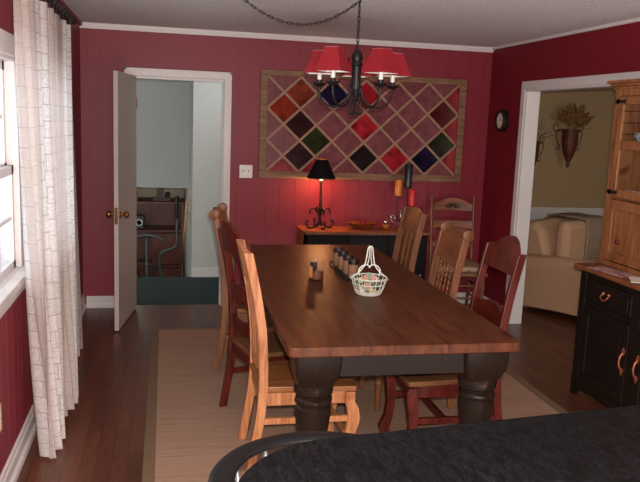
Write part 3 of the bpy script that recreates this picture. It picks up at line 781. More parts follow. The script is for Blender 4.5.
# ---------------------------------------------------------------- dining chairs  (local: faces +x, rear posts on x=0 at seat height)
SH = 0.43
POST = [(-0.055, 0.0), (-0.035, 0.12), (-0.008, 0.28), (0.002, 0.42), (0.0, 0.55), (-0.010, 0.70), (-0.035, 0.86), (-0.065, 1.0), (-0.085, 1.085)]
def post_x(z):
    for (x0, z0), (x1, z1) in zip(POST, POST[1:]):
        if z <= z1: return x0+(x1-x0)*(z-z0)/(z1-z0)
    return POST[-1][0]
def posts(t, hw, top, mat, ear=False, dx=0.044, dy=0.026):
    for s in (-1, 1):
        b = B(); n = 18
        path = [(post_x(top*i/n), s*hw, top*i/n) for i in range(n+1)]
        strip_yz(b, path, dx, dy)
        o = obj('back_post', b, mat, t, bevel=0.004)
        if ear:
            b = B(); r_ = 0.036
            rings = [[(post_x(top)-0.004+r_*math.cos(2*PI*k/18)*q, s*hw+yy, top+0.004+r_*math.sin(2*PI*k/18)*q) for k in range(18)] for yy, q in ((-0.022, 0.8), (-0.018, 1), (0.018, 1), (0.022, 0.8))]
            loft(b, rings); obj('ear', b, mat, o, smooth='auto')
def sleg(bm, x, y, w=0.042, kind='pine'):
    """board-cut front leg with a knee that swells forwards"""
    if kind == 'red':
        front = [(0.03, 0), (0.035, 0.03), (0.005, 0.10), (-0.004, 0.18), (0.006, 0.27), (0.018, 0.33), (0.020, 0.37), (0.006, SH-0.035)]
        back = [(-0.025, 0), (-0.022, 0.03), (-0.040, 0.10), (-0.046, 0.18), (-0.045, 0.27), (-0.042, 0.33), (-0.042, 0.37), (-0.042, SH-0.035)]
    else:
        front = [(0.0, 0), (-0.004, 0.08), (0.004, 0.16), (0.030, 0.24), (0.034, 0.27), (0.022, 0.32), (0.004, 0.35), (0.004, SH-0.03)]
        back = [(-0.045, 0), (-0.048, 0.08), (-0.044, 0.16), (-0.030, 0.24), (-0.028, 0.27), (-0.036, 0.32), (-0.046, 0.35), (-0.046, SH-0.03)]
    prism(bm, [(x+a, z) for a, z in front]+[(x+a, z) for a, z in reversed(back)], y-w/2, y+w/2, 'y')
def seat_plank(t, hw, d, mat, th=0.028, front=1.06):
    b = B(); yo = hw+0.012
    prism(b, [(-0.02, -yo+0.02), (d, -yo*front), (d+0.012, -yo*front+0.02), (d+0.012, yo*front-0.02), (d, yo*front), (-0.02, yo-0.02)], SH-th, SH, 'z')
    return obj('seat', b, mat, t, bevel=0.006)
def rails(t, hw, d, mat, low=0.2, z0=SH-0.09, lowmat=None):
    b = B()
    for s in (-1, 1): box(b, 0.02, d-0.03, s*hw-0.011, s*hw+0.011, z0, SH-0.028)
    box(b, d-0.04, d-0.018, -hw+0.02, hw-0.02, z0, SH-0.028); box(b, -0.012, 0.01, -hw+0.015, hw-0.015, z0, SH-0.028)
    obj('seat_rail', b, mat, t, bevel=0.003)
    for s in (-1, 1):
        b = B(); box(b, -0.012, d-0.02, s*hw-0.009, s*hw+0.009, low, low+0.03); obj('stretcher', b, lowmat or mat, t)
def crest_bm(hw, z0, ztop, th, fn, drop=None):
    """rail between the posts: fn(u) top height, drop(u) bottom height, u in -1..1"""
    b = B(); n = 22; rings = []
    for k in range(n+1):
        u = -1+2*k/n; y = u*hw; zt = fn(u); zb = drop(u) if drop else z0
        xb, xt = post_x(zb), post_x(min(zt, 1.085)) - max(0, zt-1.085)*0.28
        bow = -0.018*(1-u*u)
        rings.append([(xb-th/2+bow, y, zb), (xb+th/2+bow, y, zb), (xt+th/2+bow, y, zt), (xt-th/2+bow, y, zt)])
    loft(b, rings); return b

def slat_chair(label, loc, rz, dark=False, wd='pine'):
    t = thing('dining_chair', label, 'chair', loc, rz, 'pine slat-back chairs')
    hw, d = 0.195, 0.455
    posts(t, hw, 1.085, wd)
    obj('top_rail', crest_bm(hw-0.01, 0.94, 1.08, 0.024, lambda u: 1.075+0.03*(1-u*u)), 'crest' if dark else wd, t)
    obj('lower_rail', crest_bm(hw-0.01, 0.50, 0.55, 0.022, lambda u: 0.555), wd, t)
    for y in (-0.115, -0.02, 0.075, ):
        b = B(); strip_yz(b, [(post_x(z)-0.012, y+0.02, z) for z in [0.545+0.04*i for i in range(11)]], 0.014, 0.052); obj('slat', b, wd, t)
    seat_plank(t, hw, d, 'pine_seat'); rails(t, hw, d, wd, 0.245)
    for s in (-1, 1):
        b = B(); sleg(b, d-0.006, s*(hw+0.002), 0.044); obj('leg', b, wd, t, bevel=0.003)
    b = B(); box(b, d-0.05, d-0.03, -hw, hw, 0.16, 0.19); obj('stretcher', b, wd, t)
    return t
def eared_chair(label, loc, rz):
    t = thing('dining_chair', label, 'chair', loc, rz, 'eared spindle-back chairs')
    hw, d = 0.185, 0.445; top = 1.06
    posts(t, hw, top, 'oak_pine', ear=True, dx=0.046, dy=0.03)
    obj('crest', crest_bm(hw-0.012, 0.90, 1.0, 0.026, lambda u: 1.045+0.045*(1-min(1, abs(u)*1.25)**2), lambda u: 0.895-0.03*(1-u*u)), 'crest', t)
    obj('lower_rail', crest_bm(hw-0.012, 0.52, 0.57, 0.024, lambda u: 0.575), 'oak_pine', t)
    for k in range(5):
        y = -0.12+0.06*k; b = B(); rings = []
        for i in range(37):
            z = 0.57+0.315*i/36; rr = 0.0075+0.0035*math.sin(i*PI/2.0+0.4)
            rings.append([(post_x(z)-0.014+rr*math.cos(2*PI*q/8), y+rr*math.sin(2*PI*q/8), z) for q in range(8)])
        loft(b, rings); obj('spindle', b, 'crest', t, smooth=True)
    seat_plank(t, hw, d, 'pine_seat'); rails(t, hw, d, 'oak_pine', 0.22)
    for s in (-1, 1):
        b = B(); prof = [(0.014, 0), (0.018, 0.03), (0.020, 0.16), (0.026, 0.175), (0.018, 0.19), (0.026, 0.21), (0.027, 0.26), (0.018, 0.275), (0.026, 0.29), (0.026, SH-0.028)]
        lathe(b, prof, (d-0.03, s*hw, 0), 14); obj('leg', b, 'oak_pine', t, smooth='auto')
    b = B(); tube(b, [(d-0.03, -hw, 0.235), (d-0.03, hw, 0.235)], 0.014); obj('stretcher', b, 'oak_pine', t, smooth=True)
    return t
def red_chair(label, loc, rz):
    t = thing('dining_chair', label, 'chair', loc, rz, 'red arched-back chairs')
    hw, d = 0.19, 0.475
    posts(t, hw, 1.075, 'mahogany')
    def arch(u): return 1.055+0.085*max(0, math.cos(min(1, abs(u)*1.15)*PI/2))**0.8
    obj('crest', crest_bm(hw-0.012, 0.955, 1.0, 0.024, arch), 'mahogany', t)
    def scal(u): return 0.70-0.035*abs(math.cos(u*PI*1.5))
    obj('middle_rail', crest_bm(hw-0.012, 0.70, 0.79, 0.022, lambda u: 0.775+0.012*math.cos(u*PI), scal), 'mahogany', t)
    obj('lower_rail', crest_bm(hw-0.012, 0.50, 0.56, 0.022, lambda u: 0.565), 'mahogany', t)
    seat_plank(t, hw, d, 'dark_seat'); rails(t, hw, d, 'mahogany', 0.20)
    for s in (-1, 1):
        b = B(); sleg(b, d-0.006, s*(hw+0.002), 0.05, 'red'); obj('leg', b, 'mahogany', t, bevel=0.003)
    b = B(); box(b, d*0.55, d*0.55+0.022, -hw, hw, 0.20, 0.23); obj('stretcher', b, 'mahogany', t)
    return t
RT = 0.011
slat_chair('honey pine slat-back chair at near left, closest to the camera', (1.165, -3.12, RT), 0)
red_chair('red arched-back chair, middle of the left side, turned slightly', (1.145, -2.62, RT), math.radians(14))
eared_chair('pine chair with round ears, far end of the left side by doorway', (1.14, -1.62, RT), math.radians(-12))
red_chair('red arched-back chair at near right, in front of the opening', (2.38, -3.10, RT), PI)
eared_chair('pine chair with round ears and spindles, middle of the right side', (2.365, -2.44, RT), PI)
slat_chair('pine slat chair with dark top rail, far right beside the sideboard', (2.395, -1.575, RT), PI, True, 'oak_pine')  # darker wood stands in for the flash falling off with distance

# corner chair with cushion, facing the camera
def corner_chair():
    t = thing('side_chair', 'tall press-back oak chair with floral cushion standing in the corner', 'chair', (3.315, -0.23, 0), math.radians(-97))
    hw = 0.19
    for s in (-1, 1):
        b = B(); rings = []
        prof = [(0.013, 0), (0.017, 0.2), (0.018, 0.45), (0.014, 0.5), (0.014, 0.75), (0.012, 1.0), (0.010, 1.03), (0.016, 1.05), (0.014, 1.07), (0.004, 1.085)]
        for r_, z in prof: rings.append([(post_x(z)*0.8+r_*math.cos(2*PI*k/10), s*(hw+0.01*(z/1.08))+r_*math.sin(2*PI*k/10), z) for k in range(10)])
        loft(b, rings); obj('back_post', b, 'oak_pine', t, smooth=True)
    def rail(z0, z1, fn=None):
        b = B(); rings = []
        for k in range(17):
            u = -1+2*k/16; zt = fn(u) if fn else z1; x = post_x((z0+z1)/2)*0.8-0.02*(1-u*u)
            rings.append([(x-0.009, u*(hw-0.005), z0), (x+0.009, u*(hw-0.005), z0), (x+0.009, u*(hw-0.005), zt), (x-0.009, u*(hw-0.005), zt)])
        loft(b, rings); return b
    cr = obj('crest', rail(0.93, 1.0, lambda u: 0.985+0.065*math.cos(u*PI/2)), 'crest', t)
    b = B()
    for k in range(7):
        a = math.radians(-75+25*k); tube(b, [(post_x(0.97)*0.8-0.004, math.sin(a)*0.02, 0.955+math.cos(a)*0.015), (post_x(0.97)*0.8+0.0, math.sin(a)*0.07, 0.955+math.cos(a)*0.055)], 0.005, 6)
    obj('carving', b, 'hutch_black', cr)
    obj('back_rail', rail(0.77, 0.84), 'crest', t)
    obj('back_rail', rail(0.60, 0.65), 'crest', t)
    b = B(); prism(b, [(-0.01, -0.19), (0.42, -0.235), (0.43, -0.2), (0.43, 0.2), (0.42, 0.235), (-0.01, 0.19)], 0.40, 0.435, 'z'); obj('seat', b, 'oak_pine', t, bevel=0.008)
    for s in (-1, 1):
        b = B(); lathe(b, [(0.012, 0), (0.018, 0.1), (0.020, 0.2), (0.016, 0.22), (0.022, 0.30), (0.018, 0.40)], (0.385, s*0.20, 0), 12); obj('leg', b, 'oak_pine', t, smooth=True)
        for z in (0.16, 0.28):
            b = B(); tube(b, [(0.0, s*0.19, z), (0.385, s*0.20, z)], 0.009); obj('rung', b, 'oak_pine', t, smooth=True)
    for z in (0.2, 0.31):
        b = B(); tube(b, [(0.385, -0.2, z), (0.385, 0.2, z)], 0.010); obj('rung', b, 'oak_pine', t, smooth=True)
    def floral():
        m, nt, bb = new_mat('floral_cushion_fabric')
        f = noise(nt, coords(nt), 24, 3, 0.6, 0.8)
        nt.links.new(ramp(nt, f, [(0.34, rgb(70, 70, 50)), (0.44, rgb(150, 130, 100)), (0.54, rgb(170, 148, 118)), (0.62, rgb(124, 62, 56))]), bb.inputs['Base Color'])
        bb.inputs['Roughness'].default_value = 0.9; return m
    b = B(); prism(b, [(0.0, -0.185), (0.2, -0.215), (0.42, -0.225), (0.42, 0.225), (0.2, 0.215), (0.0, 0.185)], 0, 0.05, 'z')
    o = obj('chair_cushion', b, floral(), None, bevel=0.022, smooth='auto'); o.location = (t.location.x, t.location.y, 0.436); o.rotation_euler = t.rotation_euler
    tag(o, 'floral print seat cushion lying on the corner chair', 'cushion')
corner_chair()

# ---------------------------------------------------------------- sideboard on the back wall
t = thing('sideboard', 'low black sideboard with brown top against the back wall', 'sideboard', (1.90, -0.02, 0))
b = B(); sw, sd = 1.15, 0.36
box(b, 0.02, sw-0.02, -sd+0.02, -0.012, 0.07, 0.725)
for (a, c) in ((0.02, -sd+0.015), (sw-0.07, -sd+0.015), (0.02, -0.06), (sw-0.07, -0.06)): box(b, a, a+0.05, c, c+0.045, 0, 0.08)
obj('carcass', b, 'sideboard_black', t, bevel=0.003)
b = B(); box(b, -0.005, sw+0.005, -sd-0.005, 0.0, 0.725, 0.75); obj('top', b, 'crest', t, bevel=0.004)
for k in range(3):
    x0_ = 0.035+k*0.362
    b = B(); box(b, x0_, x0_+0.348, -sd+0.004, -sd+0.02, 0.565, 0.70); dr = obj('drawer', b, 'sideboard_black', t, bevel=0.004)
    b = B(); sphere(b, (x0_+0.174, -sd-0.008, 0.632), 0.014); obj('knob', b, 'steel', dr, smooth=True)
    b = B(); box(b, x0_, x0_+0.348, -sd+0.004, -sd+0.02, 0.10, 0.55); dr = obj('door', b, 'sideboard_black', t, bevel=0.004)
    b = B(); sphere(b, (x0_+0.31, -sd-0.008, 0.36), 0.012); obj('knob', b, 'steel', dr, smooth=True)
# runner over the top, hanging down the left end
def cloth_runner():
    b = B(); path = [(-0.020, 0.50), (-0.022, 0.60), (-0.020, 0.70), (-0.014, 0.748), (0.004, 0.757), (0.10, 0.7535), (0.6, 0.7535), (1.10, 0.7535)]
    rings = [[(x, y, z) for y in (-0.355, -0.24, -0.12, -0.02)]+[(x+(0.003 if i < 4 else 0), y, z-(0 if i < 4 else 0.003)) for y in (-0.02, -0.12, -0.24, -0.355)] for i, (x, z) in enumerate(path)]
    loft(b, rings)
    o = obj('table_runner', b, plain('burnt_orange_runner', rgb(150, 78, 40), 0.85, var=0.12, scale=60), None, smooth='auto'); o.location = (1.90, -0.02, 0.0)
    tag(o, 'burnt orange cloth runner over the sideboard top and its left end', 'table runner')
cloth_runner()
ZS = 0.757
# scroll-foot lamp with black shade
t = thing('table_lamp', 'lit iron scroll table lamp with black shade on the sideboard', 'lamp', (2.06, -0.20, ZS))
b = B(); lathe(b, [(0.012, 0.06), (0.014, 0.20), (0.015, 0.22), (0.012, 0.24), (0.012, 0.39), (0.015, 0.41), (0.015, 0.425), (0.003, 0.43)]); obj('stem', b, 'rust_iron', t, smooth=True)
for k in range(4):
    a = PI*0.06+k*PI/2; ca, sa = math.cos(a), math.sin(a)
    b = B()
    p = [(0.100, 0.030), (0.105, 0.065), (0.122, 0.070), (0.132, 0.040), (0.110, 0.010), (0.075, 0.008), (0.035, 0.030), (0.012, 0.07), (0.014, 0.12), (0.040, 0.17), (0.075, 0.180), (0.095, 0.155), (0.088, 0.132)]
    tube(b, smooth_path([(u*ca, u*sa, v) for u, v in p[1:]], 5), 0.008, 8); obj('foot', b, 'rust_iron', t, smooth=True)
b = B(); n = 32
rings = [[(r_*math.cos(2*PI*k/n), r_*math.sin(2*PI*k/n), z) for k in range(n)] for r_, z in ((0.128, 0.450), (0.050, 0.615), (0.048, 0.615), (0.126, 0.450))]
loft(b, rings, closed=True); shade = obj('lamp_shade', b, 'black_shade', t, smooth='auto')
b = B(); rings = [[(r_*math.cos(2*PI*k/n), r_*math.sin(2*PI*k/n), z) for k in range(n)] for r_, z in ((0.1255, 0.451), (0.0475, 0.614), (0.0465, 0.614), (0.1245, 0.451))]
loft(b, rings, closed=True); obj('lining', b, 'gold_lining', shade, smooth='auto')
b = B(); tube(b, [(0.129*math.cos(2*PI*k/32), 0.129*math.sin(2*PI*k/32), 0.450) for k in range(32)], 0.003, 6, closed=True)
tube(b, [(0.050*math.cos(2*PI*k/32), 0.050*math.sin(2*PI*k/32), 0.615) for k in range(32)], 0.0025, 6, closed=True); obj('shade_trim', b, 'brass', shade, smooth=True)
def emis(name, col, s):
    m, nt, bb = new_mat(name); bb.inputs['Emission Color'].default_value = col; bb.inputs['Emission Strength'].default_value = s; return m
b = B(); lathe(b, [(0.012, 0.43), (0.016, 0.445), (0.028, 0.475), (0.028, 0.495), (0.016, 0.52), (0.002, 0.525)]); obj('bulb', b, emis('bulb_glow', (1, 0.6, 0.3, 1), 8), t, smooth=True)
point('lamp_bulb_light', (2.06, -0.20, ZS+0.462), 32, (1.0, 0.42, 0.16), 0.03)
# wooden bowl with fruit
t = thing('wooden_bowl', 'wide shallow carved wooden bowl on the sideboard', 'bowl', (2.45, -0.20, ZS))
b = B(); prof = [(0.05, 0), (0.07, 0.008), (0.115, 0.035), (0.145, 0.055), (0.150, 0.058), (0.142, 0.056), (0.11, 0.042), (0.06, 0.02), (0.0005, 0.018)]
lathe(b, prof, n=28); o = obj('bowl', b, wood('bowl_wood', rgb(96, 42, 22), rgb(136, 66, 32), rgb(160, 84, 42), 'x', 0.35), t, smooth=True); o.scale = (1, 0.72, 1)
def fruit(x, y, r, m, lab):
    tt = thing('apple', lab, 'apple', (2.45+x, -0.20+y, ZS+0.024), 0, 'fruit in the wooden bowl')
    b = B(); prof = [(0.002, 0.004), (r*0.45, 0), (r*0.9, r*0.5), (r, r*1.0), (r*0.85, r*1.5), (r*0.4, r*1.78), (r*0.1, r*1.66), (0.001, r*1.6)]
    lathe(b, prof, n=16); obj('flesh', b, m, tt, smooth=True)
    b = B(); tube(b, [(0, 0, r*1.6), (0.004, 0, r*2.0)], 0.002, 6); obj('stem', b, 'iron', tt)
fruit(0.015, 0.0, 0.030, plain('red_apple_skin', rgb(140, 20, 22), 0.3, var=0.2), 'dark red apple in the wooden bowl')
fruit(-0.065, 0.01, 0.020, plain('amber_fruit_skin', rgb(170, 96, 40), 0.4, var=0.2), 'small amber fruit in the left of the wooden bowl')
# small glass votive
t = thing('votive_holder', 'little amber glass votive between the bowl and the candle stand', 'candle holder', (2.67, -0.22, ZS))
b = B(); lathe(b, [(0.026, 0), (0.034, 0.01), (0.036, 0.045), (0.030, 0.05), (0.028, 0.012), (0.001, 0.01)]); obj('cup', b, plain('amber_glass', rgb(160, 84, 36), 0.15, var=0.15), t, smooth=True)
b = B(); sphere(b, (0, 0, 0.062), 0.018, (1, 1, 1.2)); obj('lid', b, 'steel', t, smooth=True)
# iron candle stand and candles
t = thing('candle_stand', 'wrought iron candle stand with scrolls behind the far right chair', 'candle stand', (2.82, -0.18, ZS))
b = B(); tube(b, [(0, 0, 0.0), (0, 0, 0.20)], 0.005)
for k in range(3):
    a = k*2*PI/3+0.3; tube(b, smooth_path([(0.0, 0, 0.05), (0.05*math.cos(a), 0.05*math.sin(a), 0.012), (0.085*math.cos(a), 0.085*math.sin(a), 0.006)], 5), 0.005)
obj('base', b, 'steel', t, smooth=True)
arms = [(-0.045, -0.03, 0.305), (0.080, -0.06, 0.22), (0.070, 0.05, 0.375)]
for (x, y, z) in arms:
    b = B(); tube(b, smooth_path([(0, 0, 0.10), (x*0.3, y*0.3, 0.07), (x*1.0, y*1.0, 0.11), (x, y, z)], 6), 0.005)
    lathe(b, [(0.005, z-0.012), (0.034, z-0.004), (0.036, z)], (x, y, 0), 16); obj('arm', b, 'iron', t, smooth=True)
b = B()
for s in (-1, 1): tube(b, smooth_path([(s*0.01, 0, 0.06), (s*0.06, -0.02, 0.05), (s*0.10, -0.02, 0.09), (s*0.085, -0.02, 0.125), (s*0.06, -0.02, 0.11), (s*0.07, -0.02, 0.09)], 5), 0.004)
obj('scroll', b, 'steel', t, smooth=True)
def candle(x, y, z, r, h, m, lab):
    tt = thing('pillar_candle', lab, 'candle', (2.82+x, -0.18+y, ZS+z), 0, 'pillar candles')
    b = B(); lathe(b, [(r, 0), (r, h-0.004), (r*0.93, h), (r*0.5, h-0.004), (0.0005, h-0.006)], n=20); obj('wax', b, m, tt, smooth='auto')
    b = B(); tube(b, [(0, 0, h-0.006), (0.001, 0, h+0.008)], 0.0012, 5); obj('wick', b, 'iron', tt)
candle(*arms[0], 0.032, 0.145, 'candle_orange', 'orange pillar candle, leftmost on the iron stand')
candle(*arms[1], 0.034, 0.15, 'candle_red', 'red pillar candle, lowest on the iron stand')
candle(*arms[2], 0.036, 0.215, 'candle_black', 'tall black pillar candle at the top of the iron stand')

# ---------------------------------------------------------------- things on the dining table
TT = TZ
t = thing('glass_jar_candle', 'glass candle jar with black insert and orange label on the table', 'candle jar', (1.60, -2.36, TT))
b = B(); n = 24
lathe(b, [(0.044, 0), (0.047, 0.004), (0.047, 0.112), (0.044, 0.116), (0.0435, 0.112), (0.0435, 0.006), (0.0005, 0.006)], n=n); obj('glass', b, 'glass', t, smooth='auto')
b = B(); lathe(b, [(0.042, 0.007), (0.042, 0.055), (0.0005, 0.053)], n=n); obj('wax', b, plain('brown_wax', rgb(112, 66, 42), 0.5), t, smooth='auto')
b = B(); lathe(b, [(0.020, 0.0), (0.022, 0.025), (0.022, 0.05), (0.0005, 0.052)], (-0.016, 0, 0.06), 14); obj('insert', b, 'candle_black', t, smooth='auto')
b = B()
rings = [[(rr*math.cos(a), rr*math.sin(a), z) for a in [math.radians(188+6*k) for k in range(8)]] for rr, z in ((0.0476, 0.02), (0.0476, 0.085))]
R_ = [[b.verts.new(p) for p in r_] for r_ in rings]
for k in range(7): b.faces.new((R_[0][k], R_[0][k+1], R_[1][k+1], R_[1][k]))
obj('label_band', b, plain('orange_label', rgb(214, 130, 60), 0.6), t)
# spice rack
t = thing('spice_rack', 'dark wire tray holding four spice jars on the dining table', 'rack', (1.835, -2.40, TT))
b = B(); box(b, -0.055, 0.04, -0.04, 0.47, 0.0, 0.008)
for x in (-0.055, 0.04):
    tube(b, [(x, -0.04, 0.03), (x, 0.47, 0.03)], 0.003, 6)
    for y in (-0.04, 0.13, 0.30, 0.47): tube(b, [(x, y, 0), (x, y, 0.03)], 0.003, 6)
for y in (-0.04, 0.47): tube(b, [(-0.055, y, 0.03), (0.04, y, 0.03)], 0.003, 6)
obj('tray', b, 'iron', t)
spice = None
for k in range(4):
    lab = ['spice jar nearest the camera in the tray, tan contents, black lid', 'spice jar second from the camera in the tray', 'spice jar third from the camera in the tray', 'spice jar farthest from the camera in the tray'][k]
    loc = (1.828, -2.372+k*0.137, TT+0.009)
    if k == 0:
        spice = thing('spice_jar', lab, 'jar', loc, 0, 'spice jars in the tray')
        b = B(); lathe(b, [(0.030, 0), (0.033, 0.004), (0.033, 0.090), (0.0005, 0.090)], n=20); obj('contents', b, plain('tan_spice', rgb(150, 112, 84), 0.35, var=0.1, coat=0.6), spice, smooth='auto')
        b = B(); lathe(b, [(0.034, 0.088), (0.035, 0.110), (0.031, 0.121), (0.0005, 0.122)], n=20); obj('lid', b, 'iron', spice, smooth='auto')
    else: dup(spice, loc, 0.4*k, lab)
# white wire basket
t = thing('wire_basket', 'white wire basket with a tall twisted handle on the dining table', 'basket', (1.825, -2.745, TT))
wm = plain('white_wire_enamel', rgb(214, 216, 206), 0.45)
b = B()
def ring(r_, z, rad=0.0028): tube(b, [(r_*math.cos(2*PI*k/32), r_*math.sin(2*PI*k/32), z) for k in range(32)], rad, 6, closed=True)
for r_, z in ((0.066, 0.003), (0.074, 0.012), (0.078, 0.022), (0.070, 0.007)): ring(r_, z, 0.003)
ring(0.092, 0.062); ring(0.100, 0.095, 0.004)
for k in range(18):
    a = 2*PI*k/18; a2 = a+0.12
    tube(b, smooth_path([(0.068*math.cos(a), 0.068*math.sin(a), 0.004), (0.086*math.cos(a), 0.086*math.sin(a), 0.045), (0.100*math.cos(a), 0.100*math.sin(a), 0.095), (0.108*math.cos(a2), 0.108*math.sin(a2), 0.088)], 3), 0.0022, 6)
for k in range(6): tube(b, [(0.066*math.cos(k*PI/6), 0.066*math.sin(k*PI/6), 0.003), (-0.066*math.cos(k*PI/6), -0.066*math.sin(k*PI/6), 0.003)], 0.002, 5)
obj('bowl', b, wm, t, smooth=True)
b = B()
for s in (-1, 1):
    tube(b, smooth_path([(s*0.100, 0.0, 0.095), (s*0.060, 0.0, 0.125), (s*0.030, 0, 0.165), (s*0.020, 0, 0.21), (s*0.012, 0, 0.262), (0, 0, 0.272)], 6), 0.004, 8)
    tube(b, smooth_path([(s*0.055, 0.0, 0.105), (s*0.062, 0, 0.135), (s*0.042, 0, 0.160), (s*0.012, 0, 0.165), (0, 0, 0.15)], 6), 0.004, 8)
    tube(b, smooth_path([(s*0.014, 0.0, 0.165), (s*0.006, 0, 0.20), (s*0.004, 0, 0.268)], 4), 0.003, 6)
obj('handle', b, wm, t, smooth=True)
rnd = random.Random(5); cols = [(206, 196, 150, 'cream'), (134, 158, 132, 'green'), (206, 150, 140, 'pink'), (204, 160, 74, 'yellow'), (216, 208, 196, 'white'), (92, 124, 92, 'leaf green'), (58, 62, 84, 'blue')]
spots = [(0.0, -0.045, 0.035, 0), (-0.045, -0.03, 0.035, 4), (0.04, -0.045, 0.035, 3), (0.055, 0.0, 0.04, 1), (-0.05, 0.02, 0.04, 3), (0.0, -0.02, 0.075, 1), (-0.03, -0.035, 0.10, 2), (0.03, -0.02, 0.09, 4), (0.0, 0.03, 0.05, 5), (-0.012, -0.03, 0.115, 1), (0.012, -0.045, 0.10, 2), (0.03, -0.06, 0.05, 6), (-0.055, -0.02, 0.085, 0), (0.05, -0.01, 0.08, 5), (-0.02, -0.05, 0.06, 2), (0.015, -0.055, 0.07, 5), (-0.035, -0.05, 0.05, 1), (0.0, 0.0, 0.10, 4), (-0.06, 0.0, 0.06, 5), (0.035, 0.02, 0.07, 0)]
bq = thing('posy', 'bunch of cream, green and pink artificial blossoms in the white basket', 'artificial flowers', (1.825, -2.745, TT))
for (x, y, z, ci) in spots:
    c = cols[ci]; b = B()
    for q in range(6):
        a = q*PI/3; sphere(b, (x+0.010*math.cos(a), y+0.006*math.sin(a)-0.004, z+0.009*math.sin(a)), 0.0075, (1, 0.7, 1), 8)
    sphere(b, (x, y-0.007, z), 0.006, (1, 1, 1), 8)
    o = obj('blossom', b, plain(c[3].replace(' ', '_')+'_petals', rgb(*c[:3]), 0.6), bq, smooth=True); o['label'] = c[3]+' blossom'

# ---------------------------------------------------------------- chandelier
CX, CY = 1.826, -2.24
t = thing('chandelier', 'black five-arm chandelier with square red shades above the table', 'chandelier', (CX, CY, 0))
b = B(); lathe(b, [(0.003, 1.80), (0.012, 1.815), (0.008, 1.83), (0.016, 1.845), (0.013, 1.86), (0.022, 1.875), (0.024, 1.90), (0.028, 1.905), (0.028, 2.04), (0.036, 2.05), (0.036, 2.06), (0.030, 2.07), (0.034, 2.085), (0.032, 2.115), (0.016, 2.135), (0.008, 2.145), (0.008, 2.16), (0.001, 2.162)], n=20)
obj('column', b, 'iron', t, smooth='auto')
def link(bm, c, d, side, L=0.036, w=0.013, r=0.0022):
    """one oval chain link centred on c, long axis d"""
    pts = []
    for k in range(14):
        a = 2*PI*k/14; pts.append(Vector(c)+d*(L/2*math.cos(a))+side*(w/2*math.sin(a)*1.2))
    tube(bm, pts, r, 5, closed=True)
def chain(bm, pts):
    pts = [Vector(p) for p in pts]; seg = []; tot = 0
    for p, q in zip(pts, pts[1:]): seg.append((tot, p, q)); tot += (q-p).length
    n = max(1, int(tot/0.029))
    for k in range(n):
        s = (k+0.5)*tot/n
        for (t0, p, q) in reversed(seg):
            if s >= t0:
                d = (q-p).normalized(); c = p+d*(s-t0); break
        ref = Vector((0, 1, 0)) if abs(d.y) < 0.9 else Vector((1, 0, 0))
        s1 = d.cross(ref).normalized(); s2 = d.cross(s1).normalized()
        link(bm, c, d, (s1+0.25*s2).normalized() if k % 2 else (s2+0.25*s1).normalized(), 0.040)
b = B(); chain(b, [(0, 0, 2.42), (0, 0, 2.155)])
sw_ = []
for k in range(25):
    u = k/24; x = -0.70*u
    z = 2.42-0.150*4*u*(1-u)
    sw_.append((x, 0.10*u, z))
chain(b, sw_)
